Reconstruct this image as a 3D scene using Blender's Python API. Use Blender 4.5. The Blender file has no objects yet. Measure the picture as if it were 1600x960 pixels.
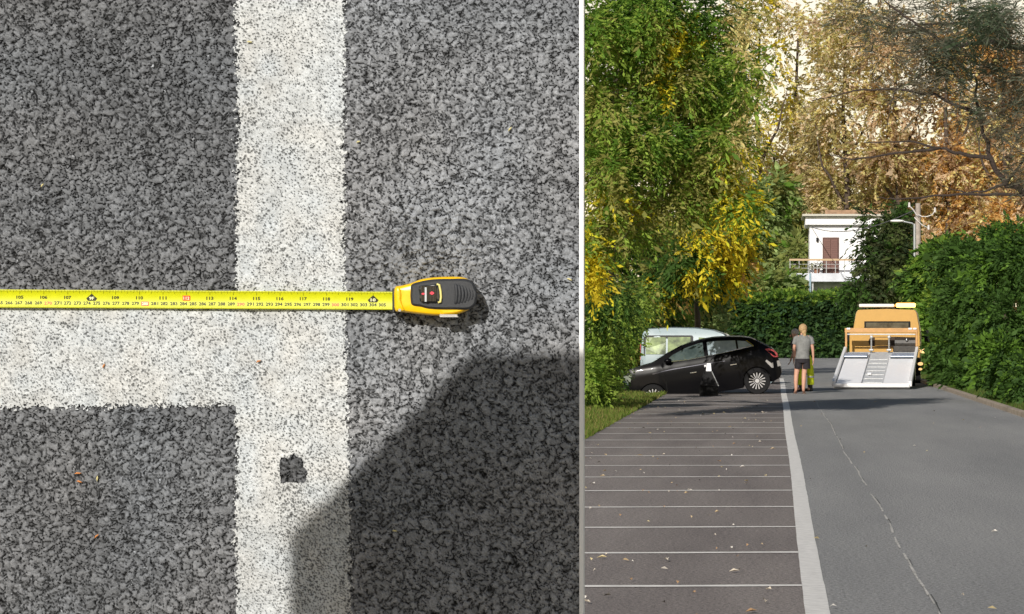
import bpy, bmesh, math, random
import numpy as np
from mathutils import Vector, Matrix, Euler

random.seed(7)
RNG = np.random.default_rng(11)
SC = bpy.context.scene
COL = SC.collection
R = math.radians

# ------------------------------------------------------------------ camera, sky, sun, exposure
F, CX, HY, EYE = 4386.0, 1210.0, 520.0, 1.5        # focal length in photo pixels, principal point, eye height
cam_d = bpy.data.cameras.new('camera')
cam = bpy.data.objects.new('camera', cam_d)
COL.objects.link(cam)
cam.location = (0, 0, EYE)
cam.rotation_euler = (R(90), 0, 0)
cam_d.sensor_width = 36
cam_d.lens = F / 1600 * 36
cam_d.shift_x = -(CX - 800) / 1600
cam_d.shift_y = (HY - 480) / 1600
cam_d.clip_start = 0.05
cam_d.clip_end = 5000
SC.camera = cam

SUN = Vector((-.30, -1.0, .50)).normalized()       # towards the sun
W = bpy.data.worlds.new('World')
SC.world = W
W.use_nodes = True
nt = W.node_tree
nt.nodes.clear()
sky = nt.nodes.new('ShaderNodeTexSky')
sky.sky_type = 'NISHITA'
sky.sun_disc = False
sky.sun_elevation = math.asin(SUN.z)
sky.sun_rotation = math.atan2(SUN.x, SUN.y)
sky.dust_density = 1.0
bg = nt.nodes.new('ShaderNodeBackground')
bg.inputs['Strength'].default_value = 0.05
nt.links.new(sky.outputs[0], bg.inputs[0])
# a warm hazy band low in the sky, all the way round
tc = nt.nodes.new('ShaderNodeTexCoord')
sp = nt.nodes.new('ShaderNodeSeparateXYZ')
nt.links.new(tc.outputs['Generated'], sp.inputs[0])
rp = nt.nodes.new('ShaderNodeValToRGB')
rp.color_ramp.elements[0].position = 0.0
rp.color_ramp.elements[0].color = (1.0, .80, .54, 1)
rp.color_ramp.elements[1].position = .40
rp.color_ramp.elements[1].color = (.0, .0, .0, 1)
e = rp.color_ramp.elements.new(.13)
e.color = (1.0, .80, .54, 1)
e = rp.color_ramp.elements.new(.20)
e.color = (.12, .10, .07, 1)
nt.links.new(sp.outputs['Z'], rp.inputs[0])
bg2 = nt.nodes.new('ShaderNodeBackground')
bg2.inputs['Strength'].default_value = 0.92
nt.links.new(rp.outputs[0], bg2.inputs[0])
ad = nt.nodes.new('ShaderNodeAddShader')
nt.links.new(bg.outputs[0], ad.inputs[0])
nt.links.new(bg2.outputs[0], ad.inputs[1])
wo = nt.nodes.new('ShaderNodeOutputWorld')
nt.links.new(ad.outputs[0], wo.inputs[0])

sl = bpy.data.lights.new('sun', 'SUN')
sl.energy = 4.6
sl.angle = R(.5)
sl.color = (1.0, .95, .87)
so = bpy.data.objects.new('sun', sl)
COL.objects.link(so)
so.location = (0, -20, 30)
so.rotation_euler = SUN.to_track_quat('Z', 'Y').to_euler()

SC.view_settings.view_transform = 'Standard'
SC.view_settings.look = 'None'
SC.view_settings.exposure = 0.0
SC.view_settings.gamma = 1.0


# ------------------------------------------------------------------ helpers
def at(px, py, d):
    """point of the place that lies d metres ahead, seen at photo pixel (px, py)"""
    return Vector(((px - CX) * d / F, d, EYE + (HY - py) * d / F))


def srgb(r, g, b):
    return tuple((c / 255 / 12.92 if c / 255 <= .04045 else ((c / 255 + .055) / 1.055) ** 2.4) for c in (r, g, b))


def mat(name, col, rough=.6, metal=0., var=0., scale=20., bump=0., bscale=60., coat=0., spec=.5, col2=None, emit=None, es=0.):
    m = bpy.data.materials.new(name)
    m.use_nodes = True
    t = m.node_tree
    p = t.nodes['Principled BSDF']
    p.inputs['Base Color'].default_value = (*col, 1)
    p.inputs['Roughness'].default_value = rough
    p.inputs['Metallic'].default_value = metal
    p.inputs['Coat Weight'].default_value = coat
    p.inputs['Specular IOR Level'].default_value = spec
    if emit:
        p.inputs['Emission Color'].default_value = (*emit, 1)
        p.inputs['Emission Strength'].default_value = es
    if var or col2 or bump:
        g = t.nodes.new('ShaderNodeNewGeometry')
    if var or col2:
        n = t.nodes.new('ShaderNodeTexNoise')
        n.inputs['Scale'].default_value = scale
        n.inputs['Detail'].default_value = 6
        n.inputs['Roughness'].default_value = .65
        t.links.new(g.outputs['Position'], n.inputs['Vector'])
        r = t.nodes.new('ShaderNodeValToRGB')
        a = col2 if col2 else tuple(c * (1 - var) for c in col)
        b = col if col2 else tuple(min(1, c * (1 + var)) for c in col)
        r.color_ramp.elements[0].position = .35
        r.color_ramp.elements[1].position = .65
        r.color_ramp.elements[0].color = (*a, 1)
        r.color_ramp.elements[1].color = (*b, 1)
        t.links.new(n.outputs[0], r.inputs[0])
        t.links.new(r.outputs[0], p.inputs['Base Color'])
    if bump:
        n2 = t.nodes.new('ShaderNodeTexNoise')
        n2.inputs['Scale'].default_value = bscale
        n2.inputs['Detail'].default_value = 5
        t.links.new(g.outputs['Position'], n2.inputs['Vector'])
        bn = t.nodes.new('ShaderNodeBump')
        bn.inputs['Strength'].default_value = bump
        bn.inputs['Distance'].default_value = .02
        t.links.new(n2.outputs[0], bn.inputs['Height'])
        t.links.new(bn.outputs[0], p.inputs['Normal'])
    return m


def attr_mat(name, rough=.85, spec=.3, transl=0., fine=0., fscale=900.):
    """takes its base colour from the colour attribute 'tint'"""
    m = bpy.data.materials.new(name)
    m.use_nodes = True
    t = m.node_tree
    p = t.nodes['Principled BSDF']
    p.inputs['Roughness'].default_value = rough
    p.inputs['Specular IOR Level'].default_value = spec
    a = t.nodes.new('ShaderNodeVertexColor')
    a.layer_name = 'tint'
    t.links.new(a.outputs[0], p.inputs['Base Color'])
    if transl:
        tr = t.nodes.new('ShaderNodeBsdfTranslucent')
        t.links.new(a.outputs[0], tr.inputs[0])
        mx = t.nodes.new('ShaderNodeMixShader')
        mx.inputs[0].default_value = transl
        t.links.new(p.outputs[0], mx.inputs[1])
        t.links.new(tr.outputs[0], mx.inputs[2])
        t.links.new(mx.outputs[0], t.nodes['Material Output'].inputs[0])
    if fine:
        g = t.nodes.new('ShaderNodeNewGeometry')
        n2 = t.nodes.new('ShaderNodeTexNoise')
        n2.inputs['Scale'].default_value = fscale
        n2.inputs['Detail'].default_value = 3
        t.links.new(g.outputs['Position'], n2.inputs['Vector'])
        bn = t.nodes.new('ShaderNodeBump')
        bn.inputs['Strength'].default_value = fine
        bn.inputs['Distance'].default_value = .001
        t.links.new(n2.outputs[0], bn.inputs['Height'])
        t.links.new(bn.outputs[0], p.inputs['Normal'])
    return m


def link_mesh(name, me, material=None, parent=None):
    if material:
        me.materials.append(material)
    o = bpy.data.objects.new(name, me)
    COL.objects.link(o)
    if parent:
        o.parent = parent
    return o


def np_mesh(name, co, faces, tint=None, smooth=False):
    """co (N,3), faces (M,k) arrays"""
    me = bpy.data.meshes.new(name)
    n, (m, k) = len(co), faces.shape
    me.vertices.add(n)
    me.vertices.foreach_set('co', np.ascontiguousarray(co, dtype=np.float32).ravel())
    me.loops.add(m * k)
    me.loops.foreach_set('vertex_index', np.ascontiguousarray(faces, dtype=np.int32).ravel())
    me.polygons.add(m)
    me.polygons.foreach_set('loop_start', np.arange(0, m * k, k, dtype=np.int32))
    me.polygons.foreach_set('loop_total', np.full(m, k, dtype=np.int32))
    me.polygons.foreach_set('use_smooth', np.full(m, smooth))
    me.update(calc_edges=True)
    if tint is not None:
        a = me.color_attributes.new('tint', 'FLOAT_COLOR', 'POINT')
        c = np.ones((n, 4), dtype=np.float32)
        c[:, :3] = tint
        a.data.foreach_set('color', c.ravel())
    return me


def tag(o, label=None, cat=None, group=None, kind=None):
    if label: o['label'] = label
    if cat: o['category'] = cat
    if group: o['group'] = group
    if kind: o['kind'] = kind
    return o


def thing(name, label, cat, loc=(0, 0, 0), rot=(0, 0, 0), group=None):
    o = bpy.data.objects.new(name, None)
    o.empty_display_size = .2
    COL.objects.link(o)
    o.location = loc
    o.rotation_euler = rot
    return tag(o, label, cat, group)


class MB:
    """collects shapes and links them as ONE mesh object"""
    def __init__(s):
        s.bm = bmesh.new()

    def box(s, c, size, rot=None, bev=0., taper=None):
        r = bmesh.ops.create_cube(s.bm, size=1)
        vs = r['verts']
        for v in vs:
            v.co = Vector((v.co.x * size[0], v.co.y * size[1], v.co.z * size[2]))
            if taper and v.co.z > 0:
                v.co.x *= taper[0]; v.co.y *= taper[1]
        if bev:
            es = list({e for v in vs for e in v.link_edges})
            g = bmesh.ops.bevel(s.bm, geom=es, offset=bev, segments=2, affect='EDGES', profile=.5)
            vs = list({v for f in g['faces'] for v in f.verts} | {v for v in vs if v.is_valid})
        M = Matrix.Translation(c) @ (Euler(rot).to_matrix().to_4x4() if rot else Matrix())
        for v in vs:
            v.co = M @ v.co
        return s

    def cyl(s, a, b, r1, r2=None, n=12, caps=True):
        a, b = Vector(a), Vector(b)
        r2 = r1 if r2 is None else r2
        q = (b - a).to_track_quat('Z', 'Y').to_matrix()
        v1, v2 = [], []
        for i in range(n):
            t = 2 * math.pi * i / n
            d = q @ Vector((math.cos(t), math.sin(t), 0))
            v1.append(s.bm.verts.new(a + d * r1)); v2.append(s.bm.verts.new(b + d * r2))
        for i in range(n):
            j = (i + 1) % n
            s.bm.faces.new((v1[i], v1[j], v2[j], v2[i]))
        if caps:
            s.bm.faces.new(v1[::-1]); s.bm.faces.new(v2)
        return s

    def tube(s, pts, radii, n=8):
        pts = [Vector(p) for p in pts]
        rings = []
        for i, p in enumerate(pts):
            d = (pts[min(i + 1, len(pts) - 1)] - pts[max(i - 1, 0)]).normalized()
            q = d.to_track_quat('Z', 'Y').to_matrix()
            r = radii[i] if hasattr(radii, '__len__') else radii
            rings.append([s.bm.verts.new(p + q @ Vector((math.cos(2 * math.pi * k / n) * r, math.sin(2 * math.pi * k / n) * r, 0))) for k in range(n)])
        for a, b in zip(rings[:-1], rings[1:]):
            best = min(range(n), key=lambda o: sum((a[k].co - b[(k + o) % n].co).length for k in range(n)))
            for k in range(n):
                s.bm.faces.new((a[k], a[(k + 1) % n], b[(k + 1 + best) % n], b[(k + best) % n]))
        s.bm.faces.new(rings[0][::-1]); s.bm.faces.new(rings[-1])
        return s

    def prism(s, poly, f0, f1):
        """poly: list of 2-D points; f0, f1 map a 2-D point to 3-D"""
        a = [s.bm.verts.new(f0(p)) for p in poly]
        b = [s.bm.verts.new(f1(p)) for p in poly]
        n = len(poly)
        s.bm.faces.new(a); s.bm.faces.new(b[::-1])
        for i in range(n):
            s.bm.faces.new((a[i], b[i], b[(i + 1) % n], a[(i + 1) % n]))
        return s

    def loft(s, rings, cap0=True, cap1=True):
        rs = [[s.bm.verts.new(p) for p in r] for r in rings]
        n = len(rs[0])
        for a, b in zip(rs[:-1], rs[1:]):
            for i in range(n):
                j = (i + 1) % n
                s.bm.faces.new((a[i], a[j], b[j], b[i]))
        if cap0: s.bm.faces.new(rs[0][::-1])
        if cap1: s.bm.faces.new(rs[-1])
        return s

    def ball(s, c, r, sc=(1, 1, 1), sub=2):
        g = bmesh.ops.create_icosphere(s.bm, subdivisions=sub, radius=r)
        for v in g['verts']:
            v.co = Vector((v.co.x * sc[0], v.co.y * sc[1], v.co.z * sc[2])) + Vector(c)
        return s

    def build(s, name, material=None, parent=None, smooth=False, autos=None):
        bmesh.ops.recalc_face_normals(s.bm, faces=s.bm.faces)
        me = bpy.data.meshes.new(name)
        if autos is not None:
            for f in s.bm.faces: f.smooth = True
            for e in s.bm.edges:
                if len(e.link_faces) == 2 and e.calc_face_angle(0) > R(autos): e.smooth = False
        elif smooth:
            for f in s.bm.faces: f.smooth = True
        s.bm.to_mesh(me)
        s.bm.free()
        return link_mesh(name, me, material, parent)


_T = {}
def vnoise(x, y, seed=0):
    if seed not in _T:
        _T[seed] = np.random.default_rng(1000 + seed).random((256, 256))
    T = _T[seed]
    xi, yi = np.floor(x).astype(int), np.floor(y).astype(int)
    fx, fy = x - xi, y - yi
    fx, fy = fx * fx * (3 - 2 * fx), fy * fy * (3 - 2 * fy)
    a, b = T[xi & 255, yi & 255], T[(xi + 1) & 255, yi & 255]
    c, d = T[xi & 255, (yi + 1) & 255], T[(xi + 1) & 255, (yi + 1) & 255]
    return (a * (1 - fx) + b * fx) * (1 - fy) + (c * (1 - fx) + d * fx) * fy


def worley(x, y, seed=0):
    rg = np.random.default_rng(500 + seed)
    J = rg.random((256, 256, 2)); K = rg.random((256, 256, 3))
    xi, yi = np.floor(x).astype(int), np.floor(y).astype(int)
    F1 = np.full(x.shape, 9.); F2 = np.full(x.shape, 9.)
    kid = np.zeros(x.shape + (3,)); off = np.zeros(x.shape + (2,))
    for dx in (-1, 0, 1):
        for dy in (-1, 0, 1):
            cx, cy = xi + dx, yi + dy
            j = J[cx & 255, cy & 255]
            vx, vy = x - (cx + .08 + .84 * j[..., 0]), y - (cy + .08 + .84 * j[..., 1])
            k = K[cx & 255, cy & 255]
            an = k[..., 2] * 6.28
            ux, uy = vx * np.cos(an) + vy * np.sin(an), -vx * np.sin(an) + vy * np.cos(an)
            d = np.sqrt(ux * ux * .7 + uy * uy * 1.35) * (.85 + .3 * k[..., 1])
            near = d < F1
            F2 = np.where(near, F1, np.minimum(F2, d))
            kid = np.where(near[..., None], k, kid)
            off = np.where(near[..., None], np.stack([vx, vy], -1), off)
            F1 = np.where(near, d, F1)
    return F1, F2, kid, off


def stones(x, y, seed=0):
    """heap of angular stones: the highest stone at every spot"""
    rg = np.random.default_rng(900 + seed)
    J = rg.random((256, 256, 2)); K = rg.random((256, 256, 3)); Q = rg.random((256, 256, 3))
    xi, yi = np.floor(x).astype(int), np.floor(y).astype(int)
    best = np.full(x.shape, -9.); kid = np.zeros(x.shape + (3,))
    for dx in (-1, 0, 1):
        for dy in (-1, 0, 1):
            cx, cy = xi + dx, yi + dy
            j, k, q = J[cx & 255, cy & 255], K[cx & 255, cy & 255], Q[cx & 255, cy & 255]
            vx, vy = x - (cx + j[..., 0]), y - (cy + j[..., 1])
            an = q[..., 2] * 6.28
            ux, uy = vx * np.cos(an) + vy * np.sin(an), -vx * np.sin(an) + vy * np.cos(an)
            sx, sy = .52 + .3 * q[..., 0], .40 + .25 * q[..., 1]
            ax, ay = np.abs(ux) / sx, np.abs(uy) / sy
            r = np.maximum(np.maximum(ax, ay), (ax + ay) * .72)      # worn octagonal chips
            hh = (.55 + .45 * k[..., 0]) * (1 - r ** 3.2 * .75) + .25 * (vx * (k[..., 1] - .5) + vy * (k[..., 2] - .5)) * 2
            nb = hh > best
            best = np.where(nb, hh, best)
            kid = np.where(nb[..., None], k, kid)
    return np.clip(best, 0, 1.3), kid


def smooth01(t):
    t = np.clip(t, 0, 1)
    return t * t * (3 - 2 * t)


# ------------------------------------------------------------------ the upright slab of car-park asphalt, close by on the left
SD = 3.044                                   # metres ahead of the camera
S = SD / F


def sl_pt(px, py, h=0.):
    d = SD - h
    return Vector(((px - CX) * d / F, d, EYE + (HY - py) * d / F))


M_wood = mat('white_board_paint', (.90, .90, .90), .6)
M_steel = mat('galvanised_steel', (.45, .46, .47), .4, .9, var=.15, scale=30)
M_core = mat('slab_core', (.10, .10, .10), .9, var=.3, scale=80, bump=.4, bscale=300)


def build_slab():
    step = 1.55
    gx = np.arange(-48, 905.0 + step * .5, step)
    gx[-1] = 905.6
    gy = np.arange(-46, 1004, step)
    X, Y = np.meshgrid(gx, gy)
    wx = X + 7 * (vnoise(X / 11, Y / 11, 1) - .5) + 3 * (vnoise(X / 5, Y / 5, 21) - .5)
    wy = Y + 7 * (vnoise(X / 11, Y / 11, 22) - .5) + 3 * (vnoise(X / 5, Y / 5, 23) - .5)
    HA, KA = stones(wx / 10.4, wy / 9.6, 1)
    HB, KB = stones(wx / 6.8 + 31, wy / 6.2 + 17, 2)
    HC, KC = stones(wx / 4.4 + 70, wy / 4.2 + 53, 4)
    lay = np.stack([HA, HB * .74 + .06, HC * .42 + .10])
    wh = lay.argmax(0)
    h = lay.max(0)
    K = np.where((wh == 0)[..., None], KA, np.where((wh == 1)[..., None], KB, KC))
    big = vnoise(X / 60, Y / 60, 3) * .6 + vnoise(X / 22, Y / 22, 4) * .4
    rough = vnoise(X / 2.1, Y / 2.1, 24)
    edge = np.sort(lay, 0)
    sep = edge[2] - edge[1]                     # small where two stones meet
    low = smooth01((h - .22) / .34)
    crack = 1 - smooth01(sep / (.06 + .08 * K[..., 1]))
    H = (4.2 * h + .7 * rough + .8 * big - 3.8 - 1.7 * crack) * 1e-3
    fine = RNG.random(X.shape)
    # marking: where the thermoplastic lies
    jit = (vnoise(X / 3.2, Y / 3.2, 5) - .5) * 10 + (fine - .5) * 20 + (vnoise(X / 40, Y / 40, 6) - .5) * 2 + (H * 1e3) * 1.2
    left = 369 + Y * 0 + (vnoise(Y / 90, Y * 0, 7) - .5) * 5
    right = 539 + 9 * np.clip((Y - 380) / 500, 0, 1)
    vert = np.minimum(X - left, right - X)
    hor = np.minimum(np.minimum(Y - 466, 638 - X * .012 - Y), 400 - X)
    m = np.maximum(vert, hor) + jit * .8
    hole = 22 - np.hypot((X - 457) * 1.0, (Y - 734) * .92) + (vnoise(X / 9, Y / 9, 8) - .5) * 13
    m = np.minimum(m, -hole + jit * .05)
    # fine grit in the paint: pores through which the bitumen shows
    P1, P2, PK, PO = worley(X / 4.6 + 90, Y / 4.3 + 90, 3)
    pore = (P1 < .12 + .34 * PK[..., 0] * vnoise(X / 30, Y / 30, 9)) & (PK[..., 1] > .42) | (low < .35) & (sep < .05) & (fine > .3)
    speck = (fine < .22) & (Y > 740) & (X > 430) | (fine < .07)  # dark specks, denser low on the vertical line
    dirt = vnoise(X / 14, Y / 14, 10)
    # colours
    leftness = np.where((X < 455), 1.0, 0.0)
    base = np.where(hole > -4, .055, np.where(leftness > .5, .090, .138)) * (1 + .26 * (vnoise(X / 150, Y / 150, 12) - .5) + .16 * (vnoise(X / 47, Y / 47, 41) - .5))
    base = base * (.66 + .70 * K[..., 0])
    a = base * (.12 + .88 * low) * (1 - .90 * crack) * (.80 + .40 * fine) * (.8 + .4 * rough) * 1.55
    spark = (K[..., 2] > .985) & (low > .6) & (wh == 2)
    a = np.where(spark, .5, a)
    warm = (vnoise(X / 110, Y / 110, 13) - .5) * .05
    asph = np.stack([a * (.96 + warm), a, a * (1.07 - warm)], -1)
    p = (.55 + .16 * (fine - .5)) * (.90 + .18 * dirt) * (.90 + .16 * vnoise(X / 130, Y / 170, 31)) * (1 - .10 * (vnoise(X / 8, Y / 8, 32) > .72)) * (.93 + .10 * K[..., 0])
    p = np.where(pore | speck, p * .30, p)
    pink = (vnoise(X / 35, Y / 35, 14) - .5)
    paint = np.stack([p * (.95 + .05 * pink), p * .985, p * (1.0 - .06 * pink)], -1)
    paint = np.clip(paint, 0, .9)
    Hp = H * .28 + np.where(pore, -.0005, .0006) + .0002

    ny, nx = X.shape
    idx = np.arange(nx * ny).reshape(ny, nx)
    quads = np.stack([idx[:-1, :-1], idx[1:, :-1], idx[1:, 1:], idx[:-1, 1:]], -1).reshape(-1, 4)
    mf = (m[:-1, :-1] + m[1:, :-1] + m[1:, 1:] + m[:-1, 1:]).reshape(-1) / 4
    inside = mf > 0

    def part(sel, HH, tint):
        q = quads[sel]
        used, inv = np.unique(q, return_inverse=True)
        h = HH.ravel()[used]
        co = np.stack([(X.ravel()[used] - CX) * S, SD - h, EYE + (HY - Y.ravel()[used]) * S], -1)
        return np_mesh('surface', co, inv.reshape(-1, 4), tint.reshape(-1, 3)[used], smooth=False)
    b = MB()
    x0, x1 = (-50 - CX) * S, (906 - CX) * S
    z0, z1 = EYE + (HY - 1006) * S, EYE + (HY + 48) * S
    b.box(((x0 + x1) / 2, SD + .022, (z0 + z1) / 2), (x1 - x0, .036, z1 - z0))
    root = b.build('pavement', M_core)
    tag(root, kind='structure')
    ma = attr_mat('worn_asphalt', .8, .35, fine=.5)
    mp = attr_mat('thermoplastic_marking', .7, .3, fine=.3)
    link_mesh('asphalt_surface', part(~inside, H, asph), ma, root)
    ex = part(inside, np.where(m > -4, Hp, H), paint)
    link_mesh('road_marking', ex, mp, root)
    # white edge boards round the slab, and two steel stands
    t = .0049
    xe = (905.6 - CX) * S
    MB().box((xe + t / 2, SD + .002, (z0 + z1) / 2), (t, .016, z1 - z0 + .02), bev=.0006).build('edge_board', M_wood, root)
    MB().box((x0 - t / 2, SD + .002, (z0 + z1) / 2), (t, .016, z1 - z0 + .02), bev=.0006).build('edge_board', M_wood, root)
    MB().box(((x0 + x1) / 2, SD + .013, z1 + .01), (x1 - x0 - .001, .038, .018), bev=.0008).build('edge_board', M_wood, root)
    MB().box(((x0 + x1) / 2, SD + .013, z0 - .01), (x1 - x0 - .001, .038, .018), bev=.0008).build('edge_board', M_wood, root)
    for xx in (x0 + .12, x1 - .12):
        s = MB()
        s.box((xx, SD + .062, (z0 + .3) / 2), (.04, .04, z0 + .3), bev=.004)
        s.box((xx, SD + .06, .012), (.06, .5, .02), bev=.004)
        s.build('stand', M_steel, root)
    return root


slab = build_slab()


# ------------------------------------------------------------------ tape measure lying on it
def catmull(pts, k=8):
    out = []
    n = len(pts)
    for i in range(n):
        p0, p1, p2, p3 = [np.array(pts[(i + j) % n], float) for j in (-1, 0, 1, 2)]
        for q in range(k):
            t = q / k
            out.append(.5 * (2 * p1 + (p2 - p0) * t + (2 * p0 - 5 * p1 + 4 * p2 - p3) * t * t + (3 * p1 - p0 - 3 * p2 + p3) * t ** 3))
    return np.array(out)


def inset(P, r):
    c = P.mean(0)
    t = np.roll(P, -1, 0) - np.roll(P, 1, 0)
    n = np.stack([t[:, 1], -t[:, 0]], -1)
    n /= np.linalg.norm(n, axis=1)[:, None] + 1e-9
    if ((c - P) * n).sum() < 0: n = -n
    Q = P + n * r
    return Q


def mound(P, layers, top=True):
    """P outline in photo pixels; layers = [(height m, inset px)]"""
    b = MB()
    rings = [[sl_pt(q[0], q[1], h) for q in inset(P, i)] for h, i in layers]
    # the ring heights are real heights: place every ring with its own depth
    b.loft(rings, cap0=True, cap1=False)
    if top:
        h, i = layers[-1]
        Q = inset(P, i)
        c = Q.mean(0)
        prev = rings[-1]
        rr = [prev]
        for k in (.66, .33):
            rr.append([sl_pt(*(c + (q - c) * k), h + .0004 * (1 - k)) for q in Q])
        b.loft(rr, cap0=False, cap1=True)
    bmesh.ops.remove_doubles(b.bm, verts=b.bm.verts, dist=1e-6)
    return b


def build_tape():
    root = thing('tape_measure', 'yellow and black tape measure with its yellow blade drawn out across the white line', 'tape measure', sl_pt(680, 465, .004))
    root_inv = Matrix.Translation(-root.location)

    def fin(b, name, m, parent=root, **k):
        off = root.location
        bmesh.ops.translate(b.bm, verts=b.bm.verts, vec=-off)
        return b.build(name, m, parent, **k)
    Y = mat('yellow_plastic', srgb(246, 196, 8), .32, coat=.4, var=.06, scale=200)
    K = mat('black_rubber', srgb(46, 48, 52), .55, bump=.2, bscale=2500, var=.15, scale=600)
    KD = mat('dark_recess', (.012, .012, .013), .5)
    G = mat('glossy_black_plastic', srgb(30, 32, 34), .15, coat=.6)
    RED = mat('red_print', srgb(225, 60, 80), .5)
    SV = mat('clip_steel', (.62, .64, .66), .25, 1.)
    CR = mat('cream_plastic', srgb(226, 214, 130), .4)
    BL = mat('blade_enamel', srgb(205, 208, 0), .5, coat=.0, var=.05, scale=90)
    INK = mat('blade_ink', srgb(40, 38, 4), .6)
    RINK = mat('blade_red_ink', srgb(222, 62, 22), .5)
    WINK = mat('blade_pale_ink', srgb(235, 235, 190), .5)

    def top_y(px): return 452.6 + px * .0058
    def hgt(v): return .0035 + .0026 * (2 * v - 1) ** 2        # v 0..1 across the blade

    b = MB()
    xs = np.linspace(-48, 620, 46)
    nv = 13
    up, dn = [], []
    for x in xs:
        sag = .0006 * math.sin(x * .021) + .0004 * math.sin(x * .05)
        up.append([b.bm.verts.new(sl_pt(x, top_y(x) + 28.2 * (k / (nv - 1)), hgt(k / (nv - 1)) + sag)) for k in range(nv)])
        dn.append([b.bm.verts.new(sl_pt(x, top_y(x) + 28.2 * (k / (nv - 1)), hgt(k / (nv - 1)) + sag - .0003)) for k in range(nv)])
    for i in range(len(xs) - 1):
        for k in range(nv - 1):
            b.bm.faces.new((up[i][k], up[i + 1][k], up[i + 1][k + 1], up[i][k + 1]))
            b.bm.faces.new((dn[i][k + 1], dn[i + 1][k + 1], dn[i + 1][k], dn[i][k]))
        b.bm.faces.new((up[i][0], dn[i][0], dn[i + 1][0], up[i + 1][0]))
        b.bm.faces.new((up[i][-1], up[i + 1][-1], dn[i + 1][-1], dn[i][-1]))
    blade = fin(b, 'blade', BL, smooth=True)

    def on_blade(px, v, lift=.0002):
        sag = .0006 * math.sin(px * .021) + .0004 * math.sin(px * .05)
        return sl_pt(px, top_y(px) + 28.2 * v, hgt(min(max(v, 0), 1)) + sag + lift)

    def add_text(b, s, cx, cv, height, width, lift=.0002):
        cu = bpy.data.curves.new('t', 'FONT')
        cu.body = s
        cu.align_x = 'CENTER'
        cu.resolution_u = 2
        cu.offset = .035
        ob = bpy.data.objects.new('t', cu)
        me = bpy.data.meshes.new_from_object(ob)
        if not len(me.vertices): return
        xsv = [v.co.x for v in me.vertices]; ysv = [v.co.y for v in me.vertices]
        w, h = max(xsv) - min(xsv), max(ysv) - min(ysv)
        mx = (max(xsv) + min(xsv)) / 2; my = (max(ysv) + min(ysv)) / 2
        vs = [b.bm.verts.new(on_blade(cx + (v.co.x - mx) / w * width, cv - (v.co.y - my) / h * height / 28.2, lift)) for v in me.vertices]
        for p in me.polygons:
            try: b.bm.faces.new([vs[i] for i in p.vertices])
            except ValueError: pass
        bpy.data.objects.remove(ob); bpy.data.curves.remove(cu); bpy.data.meshes.remove(me)

    def quad(b, x0, x1, v0, v1, lift=.00015):
        b.bm.faces.new([b.bm.verts.new(on_blade(x, v, lift)) for x, v in ((x0, v0), (x0, v1), (x1, v1), (x1, v0))])

    def inch_x(n): return 218 + (n - 110) * 37.4 if n < 110 else 218 + (n - 110) * 36.7 - .02 * (n - 110) ** 2
    def cm_x(n): return 14 + (n - 266) * 15.3 - .0055 * (n - 266) ** 2 * 1.6
    ink, red, pale = MB(), MB(), MB()
    for n in range(104, 121):
        x = inch_x(n)
        if n in (108, 120):
            bx = [(x - 8.5, .47), (x - 6.0, .60), (x + 6.0, .60), (x + 8.5, .47), (x, .20)]
            ink.bm.faces.new([ink.bm.verts.new(on_blade(a, v, .00015)) for a, v in bx])
            add_text(pale, '10' if n == 120 else '9F', x, .46, 5.0, 8.0, .0012)
        elif n == 112:
            quad(red, x - 6, x + 6, .28, .56)
            add_text(pale, '112', x, .42, 4.8, 9.5, .0010)
        elif 0 < x < 600:
            add_text(ink, str(n), x, .42, 5.2, 11)
        for q in range(16):
            xx = x + q * 36.7 / 16
            if -45 < xx < 612:
                ln = .24 if q == 0 else (.18 if q == 8 else (.14 if q % 4 == 0 else .10))
                quad(ink, xx - .22, xx + .22, .01, .01 + ln)
    for n in range(263, 308):
        x = cm_x(n)
        if x > 608: continue
        if n == 280:
            quad(red, x - 6, x + 6, .62, .86)
            add_text(pale, '280', x, .74, 4.6, 9.5, .0010)
        elif n % 10 == 0:
            add_text(red, str(n), x, .74, 5.2, 12.4)
        else:
            add_text(ink, str(n), x, .73, 5.4, 11.6)
        for q in range(10):
            xx = x + q * 1.48 + 7.4
            if -45 < xx < 612: quad(ink, xx - .18, xx + .18, .93 if q != 5 else .90, .99)
    tag(fin(ink, 'printed_scale', INK), kind='stuff')
    tag(fin(red, 'red_print', RINK), kind='stuff')
    tag(fin(pale, 'pale_print', WINK), kind='stuff')

    Z = lambda pts: [(560 + u / 7.273, 400 + v / 7.273) for u, v in pts]
    body = catmull(Z([(414, 360), (500, 335), (600, 308), (720, 264), (900, 240), (1150, 238), (1255, 272), (1306, 360), (1318, 470), (1300, 560), (1240, 622), (1120, 664), (900, 682), (690, 664), (500, 640), (420, 626), (408, 500)]), 5)
    fin(mound(body, [(.001, 3), (.004, .6), (.012, 0), (.022, 0), (.026, .8), (.029, 2.5), (.030, 4.5)]), 'case', Y, autos=35)
    grip = catmull(Z([(600, 328), (700, 290), (850, 264), (1040, 258), (1210, 260), (1300, 296), (1342, 385), (1350, 480), (1328, 560), (1250, 612), (1080, 614), (900, 612), (780, 602), (700, 582), (606, 562), (586, 480), (588, 400)]), 5)
    fin(mound(grip, [(.016, .4), (.029, .2), (.0320, 1.4), (.0335, 4)]), 'rubber_grip', K, autos=35)
    # nose shading ridge on the yellow front
    nose = catmull(Z([(424, 372), (470, 362), (486, 430), (488, 520), (520, 618), (440, 612), (424, 500)]), 5)
    fin(mound(nose, [(.027, .3), (.0312, .5), (.0320, 2)]), 'nose_ridge', Y, autos=40)
    # mouth
    b = MB(); b.box(sl_pt(616.2, 470, .008), (3.6 * S, .016, 38 * S), bev=.0006)
    fin(b, 'mouth', KD)
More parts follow.
